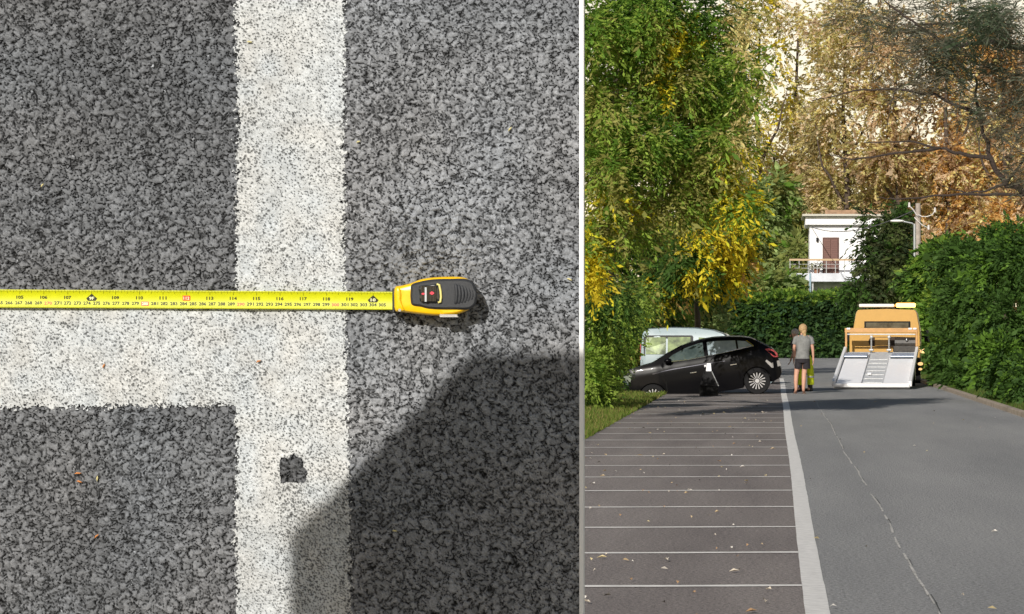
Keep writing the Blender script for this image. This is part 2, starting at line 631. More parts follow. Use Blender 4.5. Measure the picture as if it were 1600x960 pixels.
    # window and lock button
    win = catmull(Z([(690, 348), (800, 330), (900, 326), (926, 430), (936, 528), (800, 532), (704, 520), (694, 440)]), 5)
    fin(mound(win, [(.031, 0), (.0345, .2), (.0349, 1)]), 'button_frame', G, autos=40)
    ring = MB()
    path = Z([(890, 322), (918, 330), (934, 400), (940, 470), (932, 525), (905, 530)])
    ring.tube([sl_pt(x, y, .0352) for x, y in path], .0013, 6)
    fin(ring, 'button_surround', CR, smooth=True)
    bt = MB()
    for k, u in enumerate(range(722, 892, 17)):
        hh = .0385 - .000012 * (u - 800) ** 2 * .02
        c = sl_pt(560 + u / 7.273, 400 + 430 / 7.273, .036)
        bt.box((c.x, c.y, c.z), (.0011, .0045 if k % 2 else .0055, 24.5 * S), bev=.0003)
    c = sl_pt(560 + 805 / 7.273, 400 + 430 / 7.273, .0352)
    bt.box((c.x, c.y, c.z), (22.5 * S, .003, 24.0 * S), bev=.0004)
    button = fin(bt, 'lock_button', G)
    st = MB()
    c = sl_pt(560 + 765 / 7.273, 400 + 440 / 7.273, .0390)
    st.box(c, (.0020, .0006, 22 * S))
    fin(st, 'button_stripe', mat('grey_stripe', srgb(190, 195, 198), .3))
    mk = MB()
    for u, v, w, h in ((736, 432, 5, 3.2), (836, 424, 6.5, 5.0)):
        c = sl_pt(560 + u / 7.273, 400 + v / 7.273, .0392)
        mk.box(c, (w * S, .0006, h * S * .5))
        mk.box(c + Vector((0, .0001, 0)), (w * S * .45, .0006, h * S))
    fin(mk, 'button_symbol', RED)
    for k, u in enumerate((1108, 1140, 1172, 1204, 1234, 1262, 1288)):
        rb = MB()
        hw = 128 - k * 6
        bow = 14 + 5 * k
        pts = []
        for t in np.linspace(-1, 1, 11):
            uu = u + bow * (1 - t * t) - 6
            vv = 435 + t * hw + k * 1.5
            pts.append(sl_pt(560 + uu / 7.273, 400 + vv / 7.273, (.0338 - .0016 * t * t - .0003 * k)))
        rb.tube(pts, [.0006] + [.0021] * 9 + [.0006], 6)
        fin(rb, 'grip_rib', K, smooth=True)
    cl = MB()
    c = sl_pt(560 + 1038 / 7.273, 400 + 682 / 7.273, .018)
    cl.box(c, (28.5 * S, .024, 4.4 * S), bev=.0006)
    cl.box(c + Vector((.001, -.0135, -.0012)), (28.5 * S, .0012, 1.6 * S), bev=.0003)
    fin(cl, 'belt_clip', SV)
    sc = MB(); c = sl_pt(560 + 470 / 7.273, 400 + 618 / 7.273, .0315)
    sc.cyl(c, c - Vector((0, .0012, 0)), .0016, n=12)
    fin(sc, 'screw', SV)


build_tape()

# small dry bits lying on the slab
HUSK = ['upper of the two orange dry husks on the lower left asphalt', 'lower of the two orange dry husks on the lower left asphalt', 'upright pale husk right of the pair of orange husks',
        'orange husk low down near the bottom of the lower left asphalt', 'orange husk lying on the horizontal white band', 'pale husk near the top of the vertical white line',
        'pale husk high up on the right-hand asphalt', 'pale husk right of the tape case near the white edge board', 'pale husk near the left side of the upper left asphalt',
        'pale husk lying in the octagonal shadow', 'pale husk on the asphalt just right of the vertical line, above the blade', 'pale husk where the two white bands meet']
M_husk = mat('dry_husk', srgb(200, 130, 70), .8)
M_husk2 = mat('pale_husk', srgb(205, 195, 140), .8)
for i, (px, py, L, an, mm) in enumerate(((122, 740, 11, .1, 0), (124, 753, 9, -.2, 0), (152, 748, 9, 1.5, 1), (151, 838, 9, .8, 0), (162, 572, 8, 1.2, 0),
                                         (390, 66, 9, 0, 1), (797, 202, 9, .9, 1), (890, 437, 9, -.3, 1), (66, 290, 7, 1., 1), (617, 830, 8, 0, 1), (560, 222, 7, .4, 1), (404, 565, 8, .5, 0))):
    b = MB()
    c = sl_pt(px, py, .0028)
    d = Vector((math.cos(an), 0, math.sin(an))) * L * S / 2
    b.tube([-d, -d * .3 + Vector((0, -.0004, .0006)), d * .4, d], [.0003, .0010, .0009, .0002], 6)
    o = b.build('dry_husk', (M_husk, M_husk2)[mm], smooth=True)
    o.location = c
    tag(o, HUSK[i], 'husk', 'dry husks scattered on the asphalt')

# unseen octagonal plate, added and shaped to cast the shade on the slab's lower right
def build_shade_plate():
    s = 1.62
    cx = -.1865 - .30 * s
    cz = 1.476 - .3375 + .50 * s
    y = SD - s
    root = thing('shade_plate', 'unseen octagonal metal plate on a grey post, added to shade the slab', 'road sign', (cx, y, 0))
    b = MB()
    poly = [(.3653 * math.cos(R(22.5 + 45 * k)), .3653 * math.sin(R(22.5 + 45 * k))) for k in range(8)]
    b.prism(poly, lambda p: Vector((p[0], 0, cz + p[1])), lambda p: Vector((p[0], .004, cz + p[1])))
    b.build('octagon_plate', mat('plate_grey', (.35, .36, .37), .5, .3), root)
    MB().cyl((0, .025, 0), (0, .025, cz + .3), .024).build('post', M_steel, root)


build_shade_plate()

# ------------------------------------------------------------------ ground, road, bays
def road_mat(name, base, tintn, dark, streak=True):
    m = bpy.data.materials.new(name)
    m.use_nodes = True
    t = m.node_tree
    p = t.nodes['Principled BSDF']
    p.inputs['Roughness'].default_value = .85
    g = t.nodes.new('ShaderNodeNewGeometry')
    mp = t.nodes.new('ShaderNodeMapping')
    mp.inputs['Scale'].default_value = (1, .12, 1)
    t.links.new(g.outputs['Position'], mp.inputs[0])
    n = t.nodes.new('ShaderNodeTexNoise')
    n.inputs['Scale'].default_value = .9
    n.inputs['Detail'].default_value = 8
    n.inputs['Roughness'].default_value = .6
    t.links.new(mp.outputs[0], n.inputs['Vector'])
    r = t.nodes.new('ShaderNodeValToRGB')
    r.color_ramp.elements[0].position = .32
    r.color_ramp.elements[1].position = .68
    r.color_ramp.elements[0].color = (*tintn, 1)
    r.color_ramp.elements[1].color = (*base, 1)
    t.links.new(n.outputs[0], r.inputs[0])
    n2 = t.nodes.new('ShaderNodeTexNoise')
    n2.inputs['Scale'].default_value = 34
    n2.inputs['Detail'].default_value = 6
    n2.inputs['Roughness'].default_value = .75
    t.links.new(g.outputs['Position'], n2.inputs['Vector'])
    r2 = t.nodes.new('ShaderNodeValToRGB')
    r2.color_ramp.elements[0].position = .40
    r2.color_ramp.elements[1].position = .56
    r2.color_ramp.elements[0].color = (*dark, 1)
    r2.color_ramp.elements[1].color = (1, 1, 1, 1)
    t.links.new(n2.outputs[0], r2.inputs[0])
    mx = t.nodes.new('ShaderNodeMix')
    mx.data_type = 'RGBA'
    mx.blend_type = 'MULTIPLY'
    mx.inputs[0].default_value = 1
    t.links.new(r.outputs[0], mx.inputs[6])
    t.links.new(r2.outputs[0], mx.inputs[7])
    t.links.new(mx.outputs[2], p.inputs['Base Color'])
    n3 = t.nodes.new('ShaderNodeTexNoise')
    n3.inputs['Scale'].default_value = 55
    t.links.new(g.outputs['Position'], n3.inputs['Vector'])
    bn = t.nodes.new('ShaderNodeBump')
    bn.inputs['Strength'].default_value = .8
    bn.inputs['Distance'].default_value = .02
    t.links.new(n3.outputs[0], bn.inputs['Height'])
    t.links.new(bn.outputs[0], p.inputs['Normal'])
    return m


M_road = road_mat('road_asphalt', (.38, .375, .37), (.28, .28, .28), (.55, .55, .55))
M_bay = road_mat('bay_asphalt', (.34, .30, .28), (.20, .172, .165), (.5, .5, .5))
M_line = mat('road_paint', (.74, .72, .69), .7, var=.12, scale=14)
M_line2 = mat('bay_line_paint', (.80, .77, .73), .7, var=.14, scale=5)
M_grass = mat('short_grass', (.10, .16, .03), .9, col2=(.16, .15, .06), scale=1.3, bump=.6, bscale=8)
M_dirt = mat('kerb_concrete', (.34, .28, .22), .85, var=.25, scale=6)


def gz(x, y):
    """height of the ground: a dip on the left verge where the car's nose hangs, banks further out"""
    z = -.02
    dip = max(0, min(1, (-2.75 - x) / .7)) * max(0, 1 - abs(y - 71.5) / 5.0)
    z -= .42 * dip
    if 38 < y < 66.5 and x < -2.75:
        z += .10 * min(1, (-2.75 - x) / 1.0)
    if x > 4.6:
        z += .12 * min(1, (x - 4.6) / 1.5)
    return z


def build_ground():
    xs = sorted(set([-2000, -400, -80, -30, -15] + [round(-10 + .3 * i, 2) for i in range(69)] + [15, 30, 80, 400, 2000]))
    ys = sorted(set([-2000, -300, -60, -20, 0, 10, 20, 30] + [36 + 1. * i for i in range(60)] + [110, 140, 180, 260, 500, 1200, 3000]))
    co = np.array([(x, y, gz(x, y)) for y in ys for x in xs])
    nx, ny = len(xs), len(ys)
    idx = np.arange(nx * ny).reshape(ny, nx)
    q = np.stack([idx[:-1, :-1], idx[:-1, 1:], idx[1:, 1:], idx[1:, :-1]], -1).reshape(-1, 4)
    tag(link_mesh('ground', np_mesh('ground', co, q, smooth=True), M_grass), kind='structure')

    def sheet(name, x0, x1, y0, y1, z, m, parent=None, n=60):
        me = bpy.data.meshes.new(name)
        vs = []
        for k in range(n + 1):
            y = y0 + (y1 - y0) * k / n
            vs += [(x0 + (random.uniform(-.04, .04) if name == 'parking_area' else 0), y, z), (x1, y, z)]
        fs = [(2 * k, 2 * k + 1, 2 * k + 3, 2 * k + 2) for k in range(n)]
        me.from_pydata(vs, [], fs)
        return link_mesh(name, me, m, parent)
    road = sheet('road', .235, 4.40, -30, 176, 0, M_road)
    tag(road, kind='structure')
    bays = sheet('parking_area', -2.72, .235, -30, 96, 0, M_bay, n=160)
    tag(bays, kind='structure')
    far = sheet('far_road', -8, 4.4, 96, 176, -.004, M_road)
    tag(far, kind='structure')

    # long edge line, edges slightly uneven
    me = bpy.data.meshes.new('edge_line')
    vs, fs = [], []
    ys = np.arange(4, 92, .35)
    for y in ys:
        w = .006 * math.sin(y * .25) + random.uniform(-.0015, .0015)
        vs += [(.168 + w, y, .004), (.302 + w + random.uniform(-.002, .002), y, .004)]
    for k in range(len(ys) - 1):
        fs.append((2 * k, 2 * k + 1, 2 * k + 3, 2 * k + 2))
    me.from_pydata(vs, [], fs)
    link_mesh('edge_line', me, M_line, road)
    # lines between the bays
    for k in range(-4, 24):
        y = 16.72 + 2.5 * k * 1.004
        if y < 6: continue
        m2 = bpy.data.meshes.new('bay_line')
        vs, fs = [], []
        n = 14
        for j in range(n + 1):
            x = -2.68 + (2.68 + .165) * j / n
            ww = .055 + random.uniform(-.006, .006)
            yy = y - .10 + .13 * (-x) / 2.7 * -.9 + .008 * math.sin(x * 3 + k)
            vs += [(x, yy - ww, .004), (x, yy + ww, .004)]
        for j in range(n):
            fs.append((2 * j, 2 * j + 2, 2 * j + 3, 2 * j + 1))
        m2.from_pydata(vs, [], fs)
        link_mesh('bay_line', m2, M_line2, bays)
    # cracked joint along the lane: pale filler with a dark open core
    M_fill = mat('pale_joint_filler', (.52, .50, .47), .8, var=.25, scale=9)
    M_gap = mat('open_crack', (.05, .05, .05), .95)

    def wob(y):
        return .885 + .014 * math.sin(y * .31) + .008 * math.sin(y * .83 + 1) + .005 * math.sin(y * 2.1) + .0006 * (y - 15)
    for (mm, nm, w0, dx, z, keep) in ((M_fill, 'joint_filler', .0075, 0, .004, .80), (M_gap, 'crack', .0035, .010, .006, .30)):
        vs, fs = [], []
        y = 13.
        while y < 60:
            if random.random() < keep:
                n = len(vs)
                L = .55
                a, b = wob(y) + dx, wob(y + L) + dx
                j1, j2 = random.uniform(-.004, .004), random.uniform(-.004, .004)
                w1, w2 = w0 * random.uniform(.3, 1.3), w0 * random.uniform(.3, 1.3)
                vs += [(a - w1 + j1, y, z), (a + w1 + j1, y, z), (b + w2 + j2, y + L, z), (b - w2 + j2, y + L, z)]
                fs.append((n, n + 1, n + 2, n + 3))
            y += .5
        m3 = bpy.data.meshes.new(nm)
        m3.from_pydata(vs, [], fs)
        link_mesh(nm, m3, mm, road)
    # low kerb on the right
    k = MB()
    k.box((4.47, 70, .02), (.14, 200, .14), bev=.015)
    tag(k.build('kerb', M_dirt), kind='structure')
    # leaf litter on the bays
    vs, fs, tint = [], [], []
    for i in range(420):
        y = 14 + 50 * random.random() ** 1.8
        x = random.uniform(-2.7, 0) if random.random() < .85 else random.uniform(.3, 4.3)
        if random.random() < .3: x, y = random.gauss(-1.9, .35), random.gauss(18.3, .9)
        s = random.uniform(.010, .030) * (1 if random.random() < .8 else 1.5)
        a = random.uniform(0, 6.28)
        n = len(vs)
        u, v = Vector((math.cos(a), math.sin(a), 0)) * s, Vector((-math.sin(a), math.cos(a), 0)) * s * .5
        c = Vector((x, y, .012))
        vs += [c - u, c - v + Vector((0, 0, .012)), c + u + Vector((0, 0, .006)), c + v + Vector((0, 0, .018))]
        fs.append((n, n + 1, n + 2, n + 3))
        col = random.choice([(.62, .55, .45), (.55, .42, .25), (.35, .22, .12), (.60, .50, .28), (.7, .66, .6), (.08, .07, .06)])
        tint += [col] * 4
    me = np_mesh('fallen_leaves', np.array([tuple(v) for v in vs]), np.array(fs), np.array(tint))
    o = link_mesh('fallen_leaves', me, attr_mat('dry_leaf', .8, .2))
    tag(o, 'small dry leaves scattered over the reddish parking bays', 'leaves', kind='stuff')


build_ground()


# ------------------------------------------------------------------ foliage
M_leaf = attr_mat('leaf', .6, .2, transl=.52)
M_bark = mat('bark', (.07, .05, .038), .9, var=.35, scale=6, bump=.8, bscale=14)
M_bark2 = mat('pine_bark', (.040, .028, .023), .9, var=.35, scale=8, bump=.6, bscale=30)


def unit(n, rg):
    v = rg.normal(size=(n, 3))
    return v / np.linalg.norm(v, axis=1)[:, None]


def spray_points(blobs, rg, sub=9, subr=.38):
    """blobs: (px,py,d,rx_px,ry_px,rd_m,n) -> spray centres, outward directions"""
    C, D = [], []
    for (px, py, d, rx, ry, rd, n) in blobs:
        c = np.array(at(px, py, d))
        r = np.array([rx * d / F, rd, ry * d / F])
        k = max(4, int(sub))
        sc = unit(k, rg) * (rg.random((k, 1)) ** .4) * .72
        rr = rg.uniform(subr * .7, subr * 1.3, (k, 1))
        which = rg.integers(0, k, n)
        o = unit(n, rg)
        p = sc[which] + o * rr[which] * (rg.random((n, 1)) ** .33)
        C.append(c + p * r)
        dd = (p * .6 + o * .6)
        D.append(dd / (np.linalg.norm(dd, axis=1)[:, None] + 1e-6))
    return np.concatenate(C), np.concatenate(D)


def leaf_mesh(C, D, rg, color_fn, per=14, L=.45, size=.09, aspect=.42, droop=.5, spread=.5, zmin=.02):
    """sprays of leaves along short drooping twigs"""
    n = len(C)
    d = D.copy()
    d[:, 2] -= droop * rg.random(n)
    d /= np.linalg.norm(d, axis=1)[:, None]
    up = np.array([0, 0, 1.])
    side = np.cross(d, up) + rg.normal(size=(n, 3)) * .15
    side /= np.linalg.norm(side, axis=1)[:, None] + 1e-9
    t = np.tile((np.arange(per) + .5) / per, (n, 1)) + rg.normal(size=(n, per)) * .03
    sgn = np.tile(np.where(np.arange(per) % 2, 1., -1.), (n, 1))
    ln = L * rg.uniform(.6, 1.3, (n, 1))
    base = C[:, None, :] + d[:, None, :] * (t * ln)[..., None]
    base[..., 2] -= (t * t * ln * droop * .5)
    ld = d[:, None, :] * .75 + side[:, None, :] * sgn[..., None] * rg.uniform(.4, 1.1, (n, per))[..., None] * spread * 1.6 + rg.normal(size=(n, per, 3)) * .28
    ld[..., 2] -= .25 * droop
    ld /= np.linalg.norm(ld, axis=-1)[..., None]
    ls = size * rg.lognormal(-.08, .38, (n, per, 1))
    nr = rg.normal(size=(n, per, 3)) * .55 + up * .45 + D[:, None, :] * .55
    w = np.cross(ld, nr)
    w /= np.linalg.norm(w, axis=-1)[..., None] + 1e-9
    w *= ls * aspect * .5
    tip = base + ld * ls
    mid = base + ld * ls * .45
    V = np.stack([base, mid - w, tip, mid + w], 2).reshape(-1, 3)
    V[:, 2] = np.maximum(V[:, 2], zmin)
    Fc = np.arange(len(V)).reshape(-1, 4)
    tint = color_fn(C, rg)                                   # (n,3) per spray
    tint = tint[:, None, :] * rg.uniform(.72, 1.28, (n, per, 1))
    tint = np.repeat(tint.reshape(-1, 3), 4, 0)
    return np_mesh('foliage', V, Fc, np.clip(tint, 0, .9))


def to_px(C):
    return CX + C[:, 0] * F / C[:, 1], HY - (C[:, 2] - EYE) * F / C[:, 1]


def palette(cols, weights=None, patches=(), noise=.0):
    """mix of leaf colours; patches = boughs that have turned another colour: (px,py,rx,ry,colour,probability)"""
    cols = np.array(cols)

    def fn(C, rg):
        n = len(C)
        w = np.array(weights if weights else [1] * len(cols), float)
        # leaves of one bough share a colour
        key = vnoise(C[:, 0] * 1.1 + 50, C[:, 2] * 1.3 + C[:, 1] * .3 + 50, 20) + rg.normal(size=n) * .16
        cum = np.cumsum(w / w.sum())
        i = np.clip(np.searchsorted(cum, np.clip((key - .18) / .64, 0, .999)), 0, len(cols) - 1)
        out = cols[i].copy()
        if patches:
            x, y = to_px(C)
            for (px, py, rx, ry, c, pr) in patches:
                q = ((x - px) / rx) ** 2 + ((y - py) / ry) ** 2 + rg.normal(size=n) * .25
                sel = (q < 1) & (rg.random(n) < pr)
                out[sel] = np.array(c)
        return out * rg.uniform(.85, 1.15, (n, 1))
    return fn


GREEN, DARK, LIME, OLIVE = (.15, .28, .04), (.075, .15, .03), (.31, .44, .07), (.36, .35, .10)
YEL, ORG, GOLD, TAN = (.88, .70, .05), (.82, .50, .18), (.90, .72, .32), (.86, .65, .44)
PALEG = (.34, .44, .16)


def tree(name, label, cat, base, trunk, blobs, col, seed, limbs=(), group=None, rad=.14, per=14, L=.45, size=.09, bark=None, sub=9, subr=.38, **k):
    rg = np.random.default_rng(seed)
    root = thing(name, label, cat, base, group=group)
    inv = -Vector(base)
    if trunk:
        pts = [Vector(base) - Vector((0, 0, .3))] + [Vector(p) for p in trunk]
        n = len(pts)
        b = MB()
        b.tube([p + inv for p in pts], [rad * (1.25 - .95 * i / (n - 1)) for i in range(n)], 9)
        b.build('trunk', bark or M_bark, root, smooth=True)
    for lm in limbs:
        pts, r0 = lm
        # resample with a little wander
        P = []
        pts = [Vector(p) for p in pts]
        for a, c in zip(pts[:-1], pts[1:]):
            for q in range(4):
                P.append(a.lerp(c, q / 4) + Vector([random.uniform(-1, 1) * r0 * .5 for _ in range(3)]))
        P.append(pts[-1])
        b = MB()
        b.tube([p + inv for p in P], [r0 * (1 - .8 * i / (len(P) - 1)) for i in range(len(P))], 6)
        b.build('limb', bark or M_bark, root, smooth=True)
    C, D = spray_points(blobs, rg, sub, subr)
    me = leaf_mesh(C, D, rg, col, per, L, size, **k)
    o = link_mesh('crown', me, M_leaf, root)
    o.location = inv
    return root


def gp(px, d, z=0.):
    return Vector(((px - CX) * d / F, d, z))


# --- left: the big locust tree
tree('locust_tree', 'tall green locust tree with drooping fronds and yellowing tips, nearest on the left verge', 'tree', gp(948, 58),
     [at(949, 560, 57.5), at(952, 440, 56), at(956, 330, 54), at(960, 200, 52), at(965, 60, 50)],
     [(940, 60, 47.4, 60, 75, 1.35, 525), (1010, 30, 48.0, 85, 60, 1.35, 775), (1085, 45, 48.6, 70, 70, 1.35, 700), (945, 150, 47.4, 60, 60, 1.08, 450),
      (1040, 130, 48.2, 85, 60, 1.35, 750), (1115, 150, 49.1, 50, 60, 1.08, 412), (1000, 215, 47.8, 95, 50, 1.22, 775), (1095, 235, 48.9, 62, 45, 1.08, 475),
      (940, 265, 47.1, 45, 45, 0.95, 375), (1045, 300, 48.4, 85, 45, 1.08, 650), (1120, 300, 49.3, 40, 40, 0.95, 250), (960, 350, 47.4, 60, 40, 0.95, 375),
      (925, 400, 46.9, 30, 45, 0.81, 225), (1150, 40, 49.3, 30, 50, 0.88, 112), (1150, 200, 49.5, 22, 40, 0.81, 75), (1160, 110, 48.0, 30, 60, .9, 150), (1155, 300, 48.5, 34, 40, .9, 200), (1140, 220, 48.2, 36, 40, .9, 180)],
     palette([DARK, GREEN, GREEN, LIME, OLIVE], [.5, 2, 2, 2.6, 1.3],
             [(1165, 110, 34, 70, LIME, .6), (1150, 310, 44, 44, YEL, .45), (1062, 60, 34, 32, YEL, .6), (1040, 110, 14, 40, YEL, .6), (1150, 245, 24, 18, YEL, .8), (1150, 275, 16, 22, ORG, .5), (935, 300, 26, 16, YEL, .7),
              (930, 425, 26, 26, YEL, .9), (985, 322, 44, 14, YEL, .55), (922, 380, 20, 30, YEL, .4), (1155, 30, 30, 60, GOLD, .8), (1160, 200, 24, 60, GOLD, .7)]),
     101, [([at(956, 330, 54), at(1000, 260, 49.9), at(1040, 180, 49.9)], .10), ([at(952, 400, 55.5), at(1020, 330, 51.6), at(1080, 300, 52.5)], .09),
           ([at(960, 200, 49.9), at(930, 120, 49.0), at(915, 40, 48.2)], .09), ([at(962, 120, 49.9), at(1020, 60, 49.9), at(1080, 20, 50.7)], .09),
           ([at(1040, 180, 49.0), at(1000, 80, 49.0), at(975, -20, 49.0)], .05)],
     rad=.145, L=.46, size=.088, aspect=.36, droop=.75)

tree('maple_tree', 'small tree with bright yellow foliage above the parked cars on the left', 'tree', gp(1092, 88),
     [at(1091, 560, 91), at(1090, 500, 88), at(1088, 470, 84), at(1095, 400, 74), at(1110, 340, 70)],
     [(1115, 345, 66, 45, 42, 1.4, 420), (1085, 395, 66, 50, 42, 1.4, 420), (1145, 385, 67, 34, 40, 1.2, 300), (1115, 415, 67, 42, 28, 1.2, 300),
      (1060, 425, 68, 40, 26, 1.2, 230), (1028, 440, 68, 22, 24, 1.0, 150)],
     palette([DARK, OLIVE, LIME], [1, 1, .7], [(1122, 352, 52, 54, YEL, .72), (1150, 400, 36, 32, YEL, .75), (1168, 412, 16, 18, ORG, .9), (1105, 425, 46, 26, YEL, .5),
                                               (1092, 345, 14, 28, YEL, .7), (1028, 460, 24, 28, YEL, .5), (1075, 450, 26, 18, ORG, .35)]),
     102, [([at(1095, 400, 71), at(1130, 390, 69), at(1160, 400, 68)], .05), ([at(1085, 450, 72), at(1050, 430, 69), at(1020, 440, 69)], .05)],
     rad=.11, L=.5, size=.13, aspect=.36, droop=.8)

tree('dark_tree', 'dark ivy-covered tree standing behind the yellow foliage at left', 'tree', gp(1000, 94),
     [at(1000, 560, 94), at(1005, 450, 94), at(1010, 330, 94)],
     [(990, 340, 90, 80, 60, 1.8, 420), (1060, 350, 92, 70, 60, 1.6, 380), (960, 430, 88, 60, 60, 1.8, 420), (1030, 430, 90, 65, 55, 1.6, 400),
      (940, 200, 90, 50, 90, 1.6, 300), (1040, 220, 92, 90, 70, 1.8, 420), (1095, 440, 96, 34, 50, 1.4, 200), (985, 500, 88, 40, 40, 1.2, 220), (1100, 120, 94, 60, 80, 1.4, 260), (1000, 80, 94, 90, 80, 1.6, 360)],
     palette([DARK, DARK, (.05, .09, .02), OLIVE], [2, 2, 1.5, .7], [(1030, 470, 30, 30, ORG, .2)]), 103, rad=.2, L=.6, size=.16, aspect=.45, droop=.6, per=12)

tree('climbing_shrub', 'light green leafy shrub trailing down at the left edge of the verge', 'shrub', gp(920, 55),
     None,
     [(925, 500, 54, 34, 50, 1.0, 320), (922, 580, 53, 34, 50, 1.0, 400), (948, 545, 55, 26, 60, .9, 420), (930, 618, 53.5, 32, 22, .8, 240), (974, 510, 60, 22, 34, .8, 240), (954, 584, 58, 12, 26, .5, 120), (965, 470, 54, 40, 40, .9, 280), (1000, 470, 62, 30, 30, .8, 160)],
     palette([GREEN, LIME, LIME, (.30, .40, .08), DARK], [1, 2, 2, 1.5, .5]), 104, L=.35, size=.075, aspect=.4, droop=.95, per=14)

tree('laurel_shrub', 'rounded green shrub directly behind the silver van, left part', 'shrub', gp(1010, 92), None,
     [(1005, 500, 92, 34, 34, 1.2, 300), (1040, 495, 93, 34, 30, 1.2, 300), (1000, 545, 92, 34, 40, 1.1, 260), (1020, 470, 94, 26, 24, 1.1, 160)],
     palette([GREEN, LIME, OLIVE, DARK], [1, 1.6, 1, .7], [(1012, 480, 12, 26, YEL, .45)]), 105, L=.5, size=.13, aspect=.45, droop=.6, per=12)
tree('elder_shrub', 'grey-green tall shrub between the silver van and the dark clipped hedge', 'shrub', gp(1100, 100), None,
     [(1080, 500, 100, 34, 34, 1.2, 300), (1112, 490, 102, 26, 40, 1.2, 260), (1100, 530, 100, 34, 34, 1.1, 260), (1070, 470, 102, 30, 24, 1.1, 160)],
     palette([GREEN, DARK, OLIVE, PALEG], [1, 1, 1, 1.2]), 106, L=.5, size=.14, aspect=.45, droop=.6, per=12)

# --- the clipped hedge across the end of the road
def hedge():
    d = 165.
    root = thing('clipped_hedge', 'long dark green clipped hedge running across the end of the road', 'hedge', gp(1230, d))
    x0, x1 = (1122 - CX) * d / F, (1440 - CX) * d / F
    zt = EYE + (HY - 470) * d / F
    rg = np.random.default_rng(201)
    b = MB(); b.box(((x0 + x1) / 2, d + 1.5, zt / 2 - .1), (x1 - x0, 1.6, zt - .3))
    b.bm.verts.ensure_lookup_table()
    o = b.build('branches', M_bark, root); o.location = -Vector(root.location)
    n = 3600
    C = np.stack([rg.uniform(x0, x1, n), d + rg.uniform(-.2, .5, n), rg.uniform(.1, zt, n)], -1)
    D = np.tile(np.array([0, -1, .1]), (n, 1)) + rg.normal(size=(n, 3)) * .6
    D /= np.linalg.norm(D, axis=1)[:, None]
    me = leaf_mesh(C, D, rg, palette([DARK, (.05, .11, .045), (.08, .15, .05)], [1, 1, 1.4]), per=10, L=.5, size=.22, aspect=.5, droop=.3)
    o = link_mesh('side_foliage', me, M_leaf, root); o.location = -Vector(root.location)
    n = 2400
    hump = rg.uniform(x0, x1, n)
    C = np.stack([hump, d + rg.uniform(-.4, 2.4, n), zt + rg.uniform(-.25, .3, n) + .12 * np.sin(hump * 2.1)], -1)
    D = np.tile(np.array([0, -.3, 1.]), (n, 1)) + rg.normal(size=(n, 3)) * .5
    D /= np.linalg.norm(D, axis=1)[:, None]
    me = leaf_mesh(C, D, rg, palette([GREEN, LIME, (.13, .24, .04)], [1, 1.2, 1]), per=8, L=.35, size=.2, aspect=.5, droop=.2)  # lighter greens along the hedge top
    o = link_mesh('top_foliage', me, M_leaf, root); o.location = -Vector(root.location)


hedge()

# --- pale trees left of the house, distance haze put into their leaf colours
tree('willow_tree', 'pale hazy green tree left of the white house', 'tree', gp(1190, 205), [at(1190, 420, 205), at(1192, 330, 205)],
     [(1170, 320, 205, 34, 50, 3., 300), (1205, 300, 207, 40, 40, 3., 320), (1185, 380, 205, 44, 50, 3., 380), (1225, 360, 209, 36, 50, 3., 320), (1170, 440, 204, 40, 34, 2.5, 260), (1225, 430, 206, 34, 40, 2.5, 260)],
     palette([PALEG, GREEN, (.28, .34, .12), OLIVE], [2, 1, 1.6, .8]), 301, rad=.3, L=1.2, size=.42, aspect=.42, droop=.9, per=12)
tree('acacia_tree', 'pale yellow-green bushy tree low beside the balcony of the house', 'tree', gp(1215, 172), [at(1215, 470, 172)],
     [(1190, 450, 172, 36, 26, 2., 260), (1222, 452, 174, 24, 30, 2., 200), (1152, 440, 176, 30, 34, 2., 220), (1240, 395, 190, 18, 40, 2., 160)],
     palette([(.30, .34, .10), PALEG, GREEN], [1.5, 1.5, 1]), 302, rad=.2, L=1., size=.34, aspect=.42, droop=.7, per=12)

